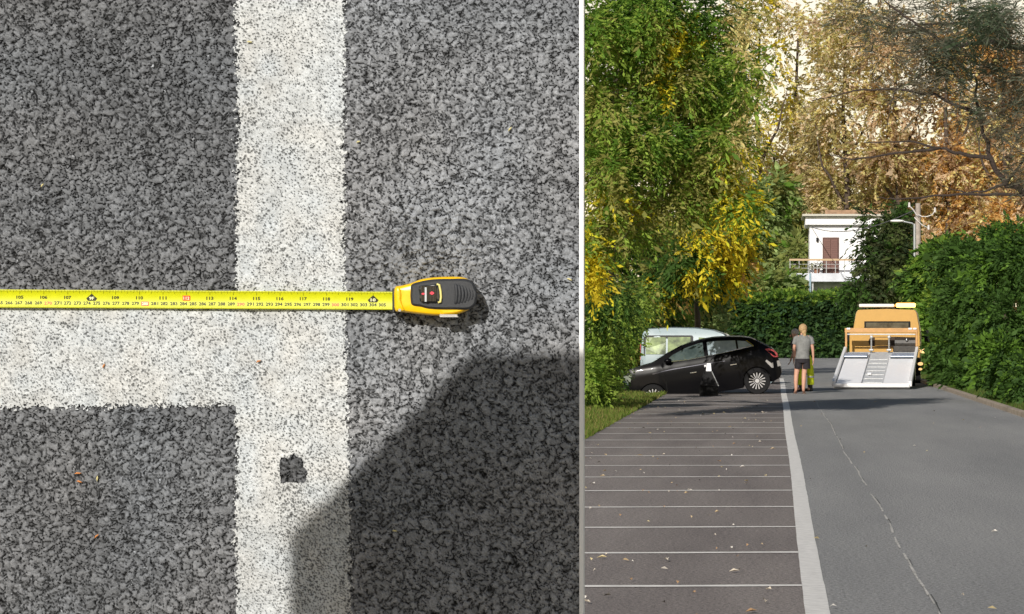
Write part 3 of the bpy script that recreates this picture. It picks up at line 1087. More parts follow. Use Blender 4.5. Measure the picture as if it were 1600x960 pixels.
# --- golden wood behind, backlit glow put into its leaf colours
WOOD = [
    ('golden leafy tree rising into the bright sky at top centre', 1185, 232, [(1165, 60, 30, 70, 140), (1160, 150, 28, 60, 140), (1205, 80, 34, 50, 90), (1175, 225, 36, 50, 170), (1225, 150, 34, 40, 90), (1160, 300, 30, 60, 200), (1185, 0, 40, 30, 120)], [GOLD, YEL, OLIVE], 0),
    ('thin golden tree between bright sky gaps above the pale green trees', 1245, 238, [(1250, 25, 44, 40, 160), (1290, 90, 36, 50, 190), (1245, 180, 34, 44, 190), (1230, 260, 36, 40, 300), (1270, 250, 40, 50, 260), (1215, 20, 30, 30, 50)], [GOLD, (.52, .47, .17), TAN], 0),
    ('olive brown tree standing directly above the white house roof', 1320, 226, [(1325, 60, 50, 60, 330), (1310, 150, 54, 60, 420), (1290, 220, 50, 50, 360), (1320, 280, 60, 40, 420), (1280, 310, 40, 26, 200), (1335, 20, 50, 40, 220)], [(.52, .46, .19), TAN, GOLD, (.36, .30, .15)], 0),
    ('brownish tree behind the utility pole and lamp', 1400, 222, [(1385, 70, 50, 60, 400), (1390, 160, 54, 60, 460), (1400, 240, 54, 50, 430), (1390, 310, 54, 40, 360), (1400, 380, 44, 50, 300), (1360, 250, 40, 40, 220)], [TAN, (.50, .44, .18), GOLD, (.42, .29, .17)], 0),
    ('russet and gold tree behind the right-hand shrubs', 1480, 224, [(1470, 70, 50, 60, 400), (1480, 160, 54, 60, 460), (1490, 250, 56, 54, 460), (1475, 330, 50, 44, 400), (1450, 395, 40, 40, 260), (1520, 320, 40, 50, 260)], [TAN, GOLD, ORG, (.44, .29, .17)], 0),
    ('orange brown tree at the right edge behind the shrubs', 1570, 220, [(1560, 70, 54, 60, 420), (1570, 160, 54, 60, 460), (1575, 250, 54, 54, 460), (1565, 340, 54, 44, 420), (1595, 300, 40, 60, 300), (1610, 150, 40, 80, 300)], [ORG, TAN, GOLD, (.42, .28, .17)], 0)]
for k, (lab, px, d, bl, cols, _) in enumerate(WOOD):
    tree('woodland_tree', lab, 'tree', gp(px, d), [at(px, 420, d), at(px + 4, 300, d), at(px - 3, 180, d), at(px + 2, 60, d)],
         [(a, b, d + random.uniform(-3, 3), c * 1.08, e2 * 1.08, 3.2, int(n * 1.0)) for a, b, c, e2, n in bl],
         palette(cols), 310 + k,
         [([at(px, 260, d), at(px + 30, 200, d - 1), at(px + 45, 140, d - 1)], .16), ([at(px, 320, d), at(px - 34, 260, d - 1), at(px - 50, 180, d - 1)], .16)],
         group='trees of the golden wood', rad=.30, L=1.2, size=.26, aspect=.5, droop=.45, per=15, sub=14, subr=.34, bark=M_bark)
# far low mass that closes the view under the crowns
rg = np.random.default_rng(350)
n = 5200
dd = 262 + rg.uniform(-5, 8, n)
pxs = rg.uniform(1100, 1660, n)
topy = 300 - 90 * np.clip((pxs - 1290) / 200, 0, 1) + 30 * np.sin(pxs / 23.) + np.where(pxs < 1160, 60, 0)
pys = topy + (575 - topy) * rg.random(n) ** 1.1
C = np.stack([(pxs - CX) * dd / F, dd, EYE + (HY - pys) * dd / F], -1)
D = unit(n, rg); D[:, 1] = -abs(D[:, 1])
me = leaf_mesh(C, D, rg, palette([(.50, .45, .18), GOLD, TAN, OLIVE], [1.2, 1, 1, .8]), per=16, L=1.5, size=.55, aspect=.55, droop=.4)
o = link_mesh('far_wood', me, M_leaf)
tag(o, 'far mass of olive and golden woodland filling in behind the trees', 'woodland', kind='stuff')

# the wood goes on to either side of what the photograph shows
for nm, lab, x0, x1, y0, y1, h, cols, sd in (
        ('side_wood', 'green woodland continuing to the left beyond the verge', -75, -9, 88, 112, 12., [GREEN, DARK, OLIVE, LIME], 361),
        ('side_wood', 'green woodland continuing to the right beyond the kerb shrubs', 11, 70, 84, 108, 12., [GREEN, DARK, OLIVE, GOLD], 362)):
    rg = np.random.default_rng(sd)
    n = 5200
    x = rg.uniform(x0, x1, n); y = rg.uniform(y0, y1, n) - 6 * np.sin(x * .35)
    top_ = h * (.72 + .28 * np.sin(x * .55) * np.cos(x * .21 + 1) + .10 * rg.normal(size=n))
    z = top_ * rg.random(n) ** .8
    C = np.stack([x, y, z], -1)
    D = unit(n, rg); D[:, 1] = -abs(D[:, 1])
    me = leaf_mesh(C, D, rg, palette(cols), per=18, L=1.2, size=.34, aspect=.5, droop=.5)
    tag(link_mesh(nm, me, M_leaf), lab, 'woodland', kind='stuff')

# --- dark tree in front of the house, right half
tree('yew_tree', 'dense dark green tree hiding the right half of the white house', 'tree', gp(1385, 150), [at(1385, 480, 150), at(1386, 380, 150)],
     [(1385, 360, 150, 42, 34, 1.6, 330), (1380, 405, 149, 44, 36, 1.8, 400), (1405, 420, 150, 40, 44, 1.8, 400), (1365, 450, 148, 54, 30, 1.8, 420), (1410, 345, 152, 26, 34, 1.5, 160), (1350, 390, 150, 20, 22, 1.0, 40), (1335, 458, 149, 20, 12, 1.0, 50)],
     palette([DARK, (.06, .09, .035), (.10, .11, .05), (.12, .16, .05)], [1.2, 1.5, 1, 1.4]), 401, rad=.25, L=.75, size=.24, aspect=.42, droop=.75, per=12)

# --- shrubs along the right kerb
RS = [('bright green leafy shrub behind the tow truck on the right', 1450, 100, [(1440, 440, 100, 34, 40, 1.4, 420), (1470, 410, 99, 34, 36, 1.4, 380), (1455, 490, 98, 36, 44, 1.4, 460), (1430, 500, 101, 18, 40, 1.0, 200), (1465, 545, 97, 34, 34, 1.2, 300)], [GREEN, LIME, DARK, (.12, .22, .05)]),
      ('broad mid green shrub in the middle of the right-hand row', 1520, 80, [(1500, 420, 80, 44, 40, 1.3, 420), (1535, 412, 80, 44, 44, 1.3, 420), (1475, 395, 82, 20, 22, .8, 60), (1550, 365, 79, 18, 18, .7, 40), (1510, 480, 78, 50, 48, 1.3, 520), (1500, 550, 77, 44, 40, 1.1, 400), (1480, 580, 78, 30, 18, .9, 180), (1530, 590, 72, 44, 20, .9, 240)], [DARK, (.09, .17, .04), GREEN, DARK]),
      ('dark green shrub at the right edge, nearest to the camera', 1590, 63, [(1570, 430, 64, 50, 46, 1.2, 420), (1600, 400, 63, 40, 44, 1.2, 330), (1590, 355, 64, 20, 14, .6, 40), (1580, 500, 62, 54, 50, 1.2, 520), (1575, 570, 61, 50, 44, 1.0, 460), (1610, 590, 58, 40, 40, .9, 300), (1555, 380, 66, 34, 28, 1.0, 200)], [DARK, DARK, (.07, .14, .035), GREEN])]
for k, (lab, px, d, bl, cols) in enumerate(RS):
    tree('roadside_shrub', lab, 'shrub', gp(px, d), None, bl, palette(cols), 420 + k, L=.42, size=.006 + .0016 * d, aspect=.48, droop=.55, per=12, group='shrubs along the right kerb')

# --- overhanging pine at the upper right, trunk outside the frame
D0 = 40.
tree('pine_tree', 'dark pine reaching bare crooked boughs in from the upper right', 'tree', gp(1745, D0),
     [at(1745, 500, D0), at(1740, 330, D0), at(1735, 150, D0), at(1730, -100, D0)],
     [(1560, 40, 39, 70, 50, 1., 235), (1480, 50, 40, 60, 45, 1., 161), (1590, 110, 39, 40, 60, .9, 161), (1420, 25, 41, 50, 30, .9, 80), (1510, 110, 40, 50, 34, .8, 93),
      (1585, 180, 39, 40, 50, .8, 111), (1560, 10, 38, 90, 30, .9, 186), (1460, 90, 40, 50, 40, .8, 99), (1390, 60, 41, 40, 40, .8, 80), (1345, 20, 41, 40, 30, .8, 55), (1520, 160, 40, 50, 40, .8, 93), (1600, 250, 39, 40, 40, .8, 55), (1430, 130, 40, 50, 30, .7, 55)],
     palette([(.10, .14, .08), (.15, .17, .12), (.19, .17, .12)], [1, 1, .7]), 501,
     [([at(1740, 330, D0), at(1660, 310, D0), at(1600, 299, D0), at(1572, 288, D0), at(1545, 240, D0), at(1531, 175, D0), at(1524, 120, D0)], .075),
      ([at(1552, 248, D0), at(1500, 240, D0), at(1470, 232, D0), at(1420, 221, D0), at(1350, 223, D0)], .035),
      ([at(1470, 232, D0), at(1400, 240, D0), at(1330, 249, D0), at(1290, 242, D0)], .025),
      ([at(1660, 308, D0), at(1560, 303, D0), at(1480, 305, D0), at(1400, 312, D0), at(1370, 309, D0)], .03),
      ([at(1574, 287, D0), at(1540, 298, D0), at(1510, 302, D0), at(1470, 290, D0)], .025),
      ([at(1735, 150, D0), at(1640, 90, D0), at(1555, 66, D0), at(1500, 72, D0), at(1460, 58, D0), at(1415, 28, D0), at(1375, -5, D0)], .05),
      ([at(1555, 66, D0), at(1500, 36, D0), at(1450, 38, D0), at(1395, 40, D0)], .02),
      ([at(1531, 180, D0), at(1460, 148, D0), at(1380, 138, D0), at(1320, 145, D0), at(1268, 158, D0)], .028),
      ([at(1735, 170, D0), at(1640, 120, D0), at(1570, 116, D0), at(1510, 94, D0)], .035),
      ([at(1400, 138, D0), at(1390, 170, D0), at(1384, 215, D0)], .012), ([at(1572, 288, D0), at(1600, 250, D0), at(1640, 200, D0)], .03)],
     rad=.22, L=.30, size=.12, aspect=.09, droop=.5, per=15, spread=.9, bark=M_bark2)


# --- grass on the verges
def grass(name, label, pts, cols, h0, h1, seed):
    rg = np.random.default_rng(seed)
    n = len(pts)
    a = rg.uniform(0, 6.28, n)
    h = rg.uniform(h0, h1, n)
    w = h * .09 + .006
    lean = rg.normal(size=(n, 2)) * .35 * h[:, None]
    b0 = pts + np.stack([np.cos(a) * w, np.sin(a) * w, 0 * a], -1)
    b1 = pts - np.stack([np.cos(a) * w, np.sin(a) * w, 0 * a], -1)
    tip = pts + np.stack([lean[:, 0], lean[:, 1], h], -1)
    V = np.stack([b0, b1, tip], 1).reshape(-1, 3)
    c = np.array(cols)[rg.integers(0, len(cols), n)] * rg.uniform(.7, 1.3, (n, 1))
    me = np_mesh(name, V, np.arange(3 * n).reshape(-1, 3), np.repeat(c, 3, 0))
    o = link_mesh(name, me, M_leaf)
    tag(o, label, 'grass', kind='stuff')


rg = np.random.default_rng(600)
n = 42000
x = -2.66 - 3.2 * rg.random(n) ** 1.3; y = rg.uniform(34, 70, n)
z = np.array([gz(a, b) for a, b in zip(x, y)])
grass('verge_grass', 'yellow-green grass on the verge left of the parking bays', np.stack([x, y, z], -1), [(.16, .24, .04), (.24, .28, .06), (.30, .26, .09), (.12, .20, .03)], .04, .13, 1)
n = 30000
x = 4.56 + 3 * rg.random(n) ** 1.4; y = rg.uniform(44, 100, n)
z = np.array([gz(a, b) for a, b in zip(x, y)])
grass('kerbside_grass', 'green grass between the right kerb and the shrubs', np.stack([x, y, z], -1), [(.10, .17, .03), (.13, .20, .04), (.17, .18, .06)], .04, .11, 2)


# ------------------------------------------------------------------ vehicles
def interp(pts):
    xs = [p[0] for p in pts]; ys = [p[1] for p in pts]
    return lambda x: float(np.interp(x, xs, ys))


def body_shell(xs, top, bot, Wz, plan, rows=9, cols=6, crown=.03):
    b = MB()
    rings = []
    for x in xs:
        zt, zb = top(x), bot(x)
        pl = plan(x)
        ring = []
        for k in range(rows):
            z = zb + (zt - zb) * k / (rows - 1)
            ring.append(Vector((x, Wz(z) * pl, z)))
        wt = Wz(zt) * pl
        for k in range(1, cols):
            t = 1 - 2 * k / cols
            ring.append(Vector((x, wt * t, zt + crown * (1 - t * t))))
        for k in range(rows - 1, -1, -1):
            z = zb + (zt - zb) * k / (rows - 1)
            ring.append(Vector((x, -Wz(z) * pl, z)))
        rings.append(ring)
    b.loft(rings)
    return b


def side_panel(poly, Wz, plan, off=.006, thick=.004, side=1):
    b = MB()
    P = []
    n = len(poly)
    for i in range(n):
        a, c = poly[i], poly[(i + 1) % n]
        for q in range(3):
            P.append((a[0] + (c[0] - a[0]) * q / 3, a[1] + (c[1] - a[1]) * q / 3))
    f = lambda o: (lambda p: Vector((p[0], side * (Wz(p[1]) * plan(p[0]) + o), p[1])))
    b.prism(P, f(off - .03), f(off))
    return b


def wheel(root, x, y, r, w, hub_m, tyre_m, dark_m, side=1, spokes=16, z=None, rimr=.66):
    z = r if z is None else z
    t = MB()
    n = 32
    prof = [(r * rimr, -w / 2), (r * .94, -w / 2), (r, -w * .35), (r, w * .35), (r * .94, w / 2), (r * rimr, w / 2)]
    rings = [[Vector((x + math.cos(2 * math.pi * k / n) * pr, y + py, z + math.sin(2 * math.pi * k / n) * pr)) for k in range(n)] for pr, py in prof]
    t.loft(rings + [rings[0]], cap0=False, cap1=False)
    wh = t.build('wheel', tyre_m, root, autos=40)
    d = MB()
    d.cyl((x, y - w * .2, z), (x, y + side * w * .22, z), r * rimr, n=24)
    d.build('wheel_well', dark_m, wh)
    s = MB()
    for k in range(spokes):
        a = 2 * math.pi * k / spokes
        u, v = Vector((math.cos(a), 0, math.sin(a))), Vector((-math.sin(a), 0, math.cos(a)))
        c = Vector((x, y + side * w * .36, z))
        p = [c + u * r * .20 - v * r * .022, c + u * r * .20 + v * r * .022, c + u * r * (rimr - .03) + v * r * .042, c + u * r * (rimr - .03) - v * r * .042]
        vs = [s.bm.verts.new(q) for q in p] + [s.bm.verts.new(q + Vector((0, -side * .02, 0))) for q in p]
        for f in ((0, 1, 2, 3), (7, 6, 5, 4), (0, 4, 5, 1), (1, 5, 6, 2), (2, 6, 7, 3), (3, 7, 4, 0)):
            s.bm.faces.new([vs[i] for i in f])
    s.cyl((x, y + side * w * .2, z), (x, y + side * w * .40, z), r * .16, n=16)
    s.build('rim', hub_m, wh)
    return wh


M_blackpaint = mat('black_car_paint', (.002, .002, .003), .28, coat=.03, spec=.13)
M_tyre = mat('tyre_rubber', (.012, .012, .013), .85, spec=.2)
M_dark = mat('dark_underbody', (.008, .008, .008), .9)
M_alloy = mat('silver_alloy', (.52, .52, .54), .35, .8)
M_chrome = mat('chrome_trim', (.75, .77, .80), .15, 1.)
M_red = mat('red_lamp_glass', (.42, .07, .07), .3, coat=.3)
M_seat = mat('grey_seat_fabric', (.25, .27, .27), .8)


def glass(name, tint, rough=.03):
    m = bpy.data.materials.new(name)
    m.use_nodes = True
    t = m.node_tree
    t.nodes.clear()
    o = t.nodes.new('ShaderNodeOutputMaterial')
    g = t.nodes.new('ShaderNodeBsdfGlossy'); g.inputs['Roughness'].default_value = rough
    tr = t.nodes.new('ShaderNodeBsdfTransparent'); tr.inputs[0].default_value = (*tint, 1)
    fr = t.nodes.new('ShaderNodeFresnel'); fr.inputs[0].default_value = 1.9
    mx = t.nodes.new('ShaderNodeMixShader')
    t.links.new(fr.outputs[0], mx.inputs[0]); t.links.new(tr.outputs[0], mx.inputs[1]); t.links.new(g.outputs[0], mx.inputs[2])
    t.links.new(mx.outputs[0], o.inputs[0])
    return m


M_carglass = mat('reflective_car_glass', (.16, .21, .21), .08, .4, col2=(.07, .10, .10), scale=2.2, coat=.5)
M_lightglass = mat('painted_bright_glass', (.52, .62, .70), .15, .3, col2=(.34, .42, .46), scale=3.5, coat=.5)  # bright view and reflection put into the glass colour


def black_car():
    root = thing('parked_car', 'black hatchback parked nose down off the left verge, tail reaching the edge line', 'car', (-.37, 69.5, 0), (0, R(9.0), math.pi))
    LIFT = lambda x, z: z + .071 * max(0, x) * min(1, max(0, (z - .45) / .2))
    top = interp([(x, LIFT(x, z)) for x, z in [(-.62, .62), (-.60, .80), (-.56, .97), (-.40, 1.11), (-.18, 1.27), (0, 1.385), (.20, 1.43), (.55, 1.465), (.9, 1.47), (1.2, 1.445), (1.5, 1.385), (1.75, 1.31), (2.0, 1.21), (2.3, 1.06), (2.5, .965), (2.75, .92), (3.05, .85), (3.3, .77), (3.5, .69), (3.64, .60), (3.70, .48)]])
    wr = .355
    def bot(x):
        z = float(np.interp(x, [-.62, -.55, -.34, 0, .6, 3.0, 3.4, 3.53], [.42, .30, .24, .22, .20, .20, .22, .36]))
        for wx in (0, 2.58):
            if abs(x - wx) < wr: z = max(z, .32 + math.sqrt(wr * wr - (x - wx) ** 2))
        return z
    Wz = interp([(0, .84), (.25, .875), (.6, .895), (.9, .885), (1.04, .86), (1.3, .74), (1.56, .60)])
    plan = interp([(-.62, .80), (-.5, .90), (-.2, .97), (.2, 1.0), (2.4, 1.0), (3.0, .95), (3.4, .86), (3.70, .62)])
    xs = sorted(set([round(-.62 + .05 * i, 3) for i in range(87)] + [-.355, .355, 2.225, 2.935, 3.70]))
    body_shell(xs, top, bot, Wz, plan, rows=13).build('body', M_blackpaint, root, autos=50)
    # paler bonnet and roof catch the sky by their gloss; windows
    def sp(poly, name, m, off=.020, both=True, parent=root):
        poly = [(x, LIFT(x, z)) for x, z in poly]
        o = side_panel(poly, Wz, plan, off).build(name, m, parent)
        if both: side_panel(poly, Wz, plan, off, side=-1).build(name, m, parent)
        return o
    sp([(2.15, .995), (1.95, 1.135), (1.62, 1.275), (1.30, 1.36), (1.18, 1.375), (1.18, 1.045), (1.6, 1.00)], 'window', M_carglass)
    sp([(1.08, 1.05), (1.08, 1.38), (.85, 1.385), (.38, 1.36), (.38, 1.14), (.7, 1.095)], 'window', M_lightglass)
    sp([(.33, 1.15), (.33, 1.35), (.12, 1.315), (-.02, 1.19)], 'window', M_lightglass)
    sp([(2.15, .965), (1.6, .975), (1.1, 1.025), (.6, 1.085), (.2, 1.145), (-.05, 1.175), (-.05, 1.20), (.2, 1.168), (.6, 1.108), (1.1, 1.048), (1.6, .998), (2.15, .988)], 'window_trim', M_chrome, .026)
    sp([(-.02, 1.20), (-.05, 1.195), (.09, 1.335), (.13, 1.335)], 'window_trim', M_chrome, .026)
    for x0, x1, z0 in ((.42, .60, .80), (1.42, 1.60, .76)):
        b = MB(); b.box(((x0 + x1) / 2, .905, z0 + .01), (.17, .03, .026), bev=.008); b.build('door_handle', M_chrome, root)
        b = MB(); b.box(((x0 + x1) / 2, -.905, z0 + .01), (.17, .03, .026), bev=.008); b.build('door_handle', M_chrome, root)
    # swage line with its highlight painted as a paler strip; door gaps
    gap = mat('panel_gap', (.002, .002, .002), .9)
    for px_ in (1.13, .30, 2.20):
        sp([(px_, .32), (px_ + .012, .32), (px_ + .012, 1.0), (px_, 1.0)], 'door_gap', gap, .006)
    sp([(2.5, .70), (2.0, .775), (1.2, .84), (.7, .87), (.7, .885), (1.2, .856), (2.0, .795), (2.5, .722)], 'swage_line', mat('swage_painted_highlight', (.10, .10, .12), .2, .6), .010)
    # tail lamp, rear window, light on the bumper painted as a pale patch
    for s_ in (1, -1):
        b = MB()
        poly = [(-.60, .82), (-.585, .91), (-.51, 1.01), (-.38, 1.07), (-.30, 1.06), (-.40, .94), (-.48, .83)]
        f = lambda o: (lambda p: Vector((p[0] - .008, s_ * (Wz(p[1]) * plan(p[0]) + o), p[1])))
        b.prism(poly, f(-.04), f(.012)); b.build('tail_lamp', M_red, root)
        b = MB()
        b.prism([(-.63, .60), (-.60, .74), (-.40, .70), (-.30, .80), (-.26, .77), (-.40, .58)], f(-.05), f(.010))
        b.build('bumper_highlight', mat('painted_bumper_highlight', (.45, .43, .42), .35, .5), root)
        b = MB(); b.prism([(3.10, .72), (3.46, .72), (3.55, .79), (3.3, .92), (3.0, .97)], f(-.04), f(.008)); b.build('headlight', M_carglass, root)
        b = MB(); b.ball((2.08, s_ * .96, 1.15), .10, (1., .7, .62)); b.build('wing_mirror', M_blackpaint, root, smooth=True)
    b = MB()
    rw = [(-.46, 1.075), (-.14, 1.305)]
    for k, (x, z) in enumerate(rw):
        pass
    b.bm.faces.new([b.bm.verts.new(p) for p in ((-.47, -.55, 1.085), (-.47, .55, 1.085), (-.13, .5, 1.335), (-.13, -.5, 1.335))])
    b.build('rear_window', M_carglass, root)
    b = MB()
    b.bm.faces.new([b.bm.verts.new(p) for p in ((2.38, -.62, 1.235), (2.38, .62, 1.235), (1.62, .56, 1.51), (1.62, -.56, 1.51))])
    b.build('windscreen', M_carglass, root)
    b = MB(); b.box((-.625, 0, .50), (.02, .5, .12)); b.build('number_plate', mat('plate_white', (.7, .7, .66), .5), root)
    for x in (0, 2.58):
        for s_ in (1, -1):
            wheel(root, x, s_ * .78, .325, .21, M_alloy, M_tyre, M_dark, s_, 15)
    for x in (0, 2.58):
        b = MB(); b.box((x, 0, .5), (.72, 1.3, .5)); b.build('wheel_arch', M_dark, root)
    return root


black_car()


def silver_van():
    d = 82.
    root = thing('parked_van', 'silver grey van with tall side windows parked behind the black hatchback', 'van', (at(1003, 520, d).x, d + .8, -.20), (0, 0, R(-3)))
    top = interp([(0, 1.0), (.015, 1.45), (.06, 1.72), (.2, 1.80), (.9, 1.835), (1.6, 1.82), (2.1, 1.76), (2.4, 1.66), (2.7, 1.46), (3.05, 1.16), (3.2, 1.09), (3.7, 1.0), (3.95, .86), (4.0, .6)])
    wr = .36
    def bot(x):
        z = float(np.interp(x, [0, .1, 3.8, 4.0], [.35, .22, .22, .4]))
        for wx in (.72, 3.2):
            if abs(x - wx) < wr: z = max(z, .32 + math.sqrt(wr * wr - (x - wx) ** 2))
        return z
    Wz = interp([(0, .80), (.4, .84), (.9, .85), (1.1, .83), (1.6, .75), (1.85, .64)])
    plan = interp([(0, .92), (.15, .98), (.4, 1.), (3.0, 1.), (3.7, .9), (4.0, .66)])
    xs = [round(.05 * i, 3) for i in range(81)]
    paint = mat('silver_grey_paint', (.27, .34, .37), .4, .0, coat=.3)
    body_shell(xs, top, bot, Wz, plan, rows=12).build('body', paint, root, autos=50)
    def sp(poly, name, m, off=.006):
        side_panel(poly, Wz, plan, off).build(name, m, root)
        side_panel(poly, Wz, plan, off, side=-1).build(name, m, root)
    seal = mat('window_rubber', (.01, .01, .01), .6)
    g2 = mat('painted_foliage_glass', (.26, .34, .14), .15, .1, col2=(.03, .045, .03), scale=3.0, coat=.5)  # foliage reflection painted into the glass as green mottling
    sp([(.10, 1.02), (.08, 1.55), (.16, 1.62), (1.50, 1.62), (1.54, 1.58), (1.54, 1.02)], 'window_seal', seal, .014)
    sp([(.16, 1.07), (.16, 1.56), (.74, 1.57), (.74, 1.07)], 'window', g2, .022)
    sp([(.80, 1.07), (.80, 1.57), (1.46, 1.57), (1.48, 1.07)], 'window', g2, .022)
    sp([(1.72, 1.05), (1.70, 1.56), (2.18, 1.53), (2.45, 1.40), (2.8, 1.10), (2.8, 1.05)], 'window', g2, .022)
    sp([(.02, .78), (.02, .83), (3.0, .83), (3.0, .78)], 'side_moulding', mat('grey_moulding', srgb(120, 130, 135), .6), .02)
    sp([(1.60, .35), (1.61, .35), (1.61, 1.7), (1.60, 1.7)], 'door_gap', seal, .004)
    b = MB()
    b.bm.faces.new([b.bm.verts.new(p) for p in ((3.08, -.66, 1.165), (3.08, .66, 1.165), (2.42, .6, 1.69), (2.42, -.6, 1.69))])
    b.build('windscreen', M_carglass, root)
    for s_ in (1, -1):
        MB().box((-.005, s_ * .70, 1.15), (.03, .10, .5), bev=.01).build('tail_lamp', M_red, root)
    for x in (.72, 3.2):
        for s_ in (1, -1):
            wheel(root, x, s_ * .74, .32, .2, M_alloy, M_tyre, M_dark, s_, 8)
        b = MB(); b.box((x, 0, .5), (.72, 1.2, .5)); b.build('wheel_arch', M_dark, root)


silver_van()


def tow_truck():
    root = thing('tow_truck', 'orange recovery truck seen from behind with its silver bed tilted down to the road', 'tow truck', (2.57, 74.1, 0), (0, 0, R(-4.8)))
    OR = mat('orange_truck_paint', srgb(192, 148, 72), .4, coat=.4, var=.06, scale=3)
    OR2 = mat('faded_orange_frame', srgb(188, 142, 88), .5, var=.12, scale=8)
    AL = mat('bright_aluminium', (.95, .95, .97), .35, .0, var=.03, scale=7)
    AL2 = mat('dull_aluminium', (.62, .63, .64), .5, .2, var=.15, scale=14, bump=.3, bscale=60)
    RAIL = mat('white_rail', (.84, .83, .83), .45)
    BLU = mat('blue_grey_steel', srgb(165, 178, 198), .4, .4)
    y1, z0, z1 = 5.45, .10, .98
    sl_ = math.atan2(z1 - z0, y1)
    Lb = math.hypot(y1, z1 - z0)
    rx = (sl_, 0, 0)
    def on(y, up=0.):                         # point on the bed, y along the slope 0..Lb
        return Vector((0, y * math.cos(sl_) - up * math.sin(sl_), z0 + y * math.sin(sl_) + up * math.cos(sl_)))
    c = on(Lb / 2)
    MB().box(c - Vector((0, 0, .05)), (2.0, Lb - .1, .06), rx).build('bed', AL2, root)
    for s_ in (-1, 1):
        MB().box(on(Lb / 2 - .15) + Vector((s_ * .625, 0, .01)), (.66, Lb - .6, .03), rx, .008).build('wheel_track', AL, root)
        MB().box(on(Lb / 2, .05) + Vector((s_ * 1.015, 0, 0)), (.085, Lb, .15), rx, .015).build('side_rail', RAIL, root)
        MB().box(on(Lb - 1.15, .075) + Vector((s_ * .65, 0, 0)), (.66, .55, .05), rx, .02).build('wheel_stop', BLU, root)
        MB().box(on(Lb - 1.43, .03) + Vector((s_ * .65, 0, 0)), (.66, .02, .06), rx).build('stop_edge', M_dark, root)
        for k in range(0):
            MB().box(on(.35 + k * .42, .03) + Vector((s_ * .625, 0, .004)), (.56, .03, .012), rx).build('tread_bar', AL, root)
    MB().box(on(.02, .01), (2.0, .12, .10), rx, .02).build('foot_lip', RAIL, root)
    for k in range(7):
        MB().box(on(.5 + k * .6, .0) + Vector((0, 0, .0)), (.5, .06, .02), rx).build('centre_slat', AL2, root)
    MB().box(on(1.7, .03) + Vector((-.14, 0, 0)), (.10, .25, .03), rx, .01).build('latch_plate', AL, root)
    # winch posts with hooks
    for s_ in (-1, 1):
        b = MB()
        b.cyl((s_ * .25 - .02, y1 - .15, z1 - .05), (s_ * .25 - .02, y1 - .15, z1 + .42), .028)
        b.box((s_ * .25 - .02, y1 - .15, z1 + .40), (.09, .09, .07), bev=.015)
        b.box((s_ * .25 - .02, y1 - .22, z1 + .03), (.14, .16, .05), bev=.015)
        b.build('winch_post', M_steel, root)
    b = MB()
    b.cyl((.38, y1 + .25, z1 + .22), (.98, y1 + .25, z1 + .22), .17)
    b.box((.68, y1 + .2, z1 + .05), (.7, .3, .18), bev=.03)
    b.build('winch_drum', mat('greasy_black', (.03, .025, .02), .5, var=.5, scale=9), root)
    MB().ball((.72, y1 + .06, z1 + .32), .045).build('winch_motor', M_chrome, root, smooth=True)
    # head frame
    for s_ in (-1, 1):
        MB().box((s_ * 1.0, y1 + .1, z1 + .28), (.06, .08, .72), bev=.01).build('head_post', OR2, root)
    MB().box((0, y1 + .1, z1 + .585), (2.08, .09, .13), bev=.015).build('head_bar', OR2, root)
    MB().box((0, y1 + .08, z1 + .47), (1.94, .05, .035), bev=.008).build('head_rail', M_steel, root)
    for x in (-.93, .82, .95):
        MB().box((x, y1 + .045, z1 + .63), (.10, .04, .05), bev=.01).build('marker_light', RAIL, root)
    # rear body wall behind the frame with an oval cut-out
    b = MB(); b.box((0, y1 + .9, 1.06), (1.90, .06, .95), bev=.02)
    b.build('bulkhead', OR, root)
    b = MB()
    ov = [(math.cos(2 * math.pi * k / 24), math.sin(2 * math.pi * k / 24)) for k in range(24)]
    P = [(.22 + .62 * math.copysign(abs(a) ** .5, a), 1.24 + .14 * math.copysign(abs(c) ** .5, c)) for a, c in ov]
    b.prism(P, lambda p: Vector((p[0], y1 + .86, p[1])), lambda p: Vector((p[0], y1 + .84, p[1])))
    b.build('cutout', mat('dark_cutout', (.035, .02, .012), .7), root)
    b = MB(); b.box((-.02, y1 + .83, 1.24), (.40, .02, .24), bev=.01); b.build('cutout_panel', OR, root)
    # cab
    yc = y1 + 3.3
    b = MB()
    prof = [(-.98, .45), (-1.0, 1.0), (-.99, 1.55), (-.95, 1.80), (-.90, 2.08), (-.84, 2.17), (0, 2.20), (.84, 2.17), (.90, 2.08), (.95, 1.80), (.99, 1.55), (1.0, 1.0), (.98, .45)]
    rings = []
    for y, k, zs in ((yc, .985, 0), (yc + .05, 1, 0), (yc + 1.1, 1, 0), (yc + 1.7, .98, -.55), (yc + 1.85, .95, -.8)):
        rings.append([Vector((p[0] * k, y, min(p[1], 2.2 + zs) if p[1] > 1.2 else p[1])) for p in prof])
    b.loft(rings)
    b.build('cab', OR, root, autos=40)
    b = MB(); b.box((.03, yc - .01, 1.70), (1.36, .05, .27), bev=.02); b.build('window_frame', M_dark, root)
    b = MB(); b.box((.03, yc - .035, 1.70), (1.26, .02, .20), bev=.008)
    b.build('rear_window', mat('cab_glass', (.10, .10, .08), .1, .4, col2=(.02, .02, .016), scale=4, coat=.6), root)
    for s_ in (-1, 1):
        b = MB(); b.box((s_ * 1.16, yc + 1.3, 1.40), (.16, .05, .34), bev=.02); b.box((s_ * 1.05, yc + 1.3, 1.52), (.2, .03, .03)); b.build('wing_mirror', M_dark, root)
    b = MB(); b.box((-.30, yc + .35, 2.30), (1.05, .22, .10), bev=.03)
    b.build('light_bar', mat('white_lamp_cover', (.78, .76, .70), .35), root)
    b = MB(); b.box((.56, yc + .35, 2.31), (.58, .24, .13), bev=.04)
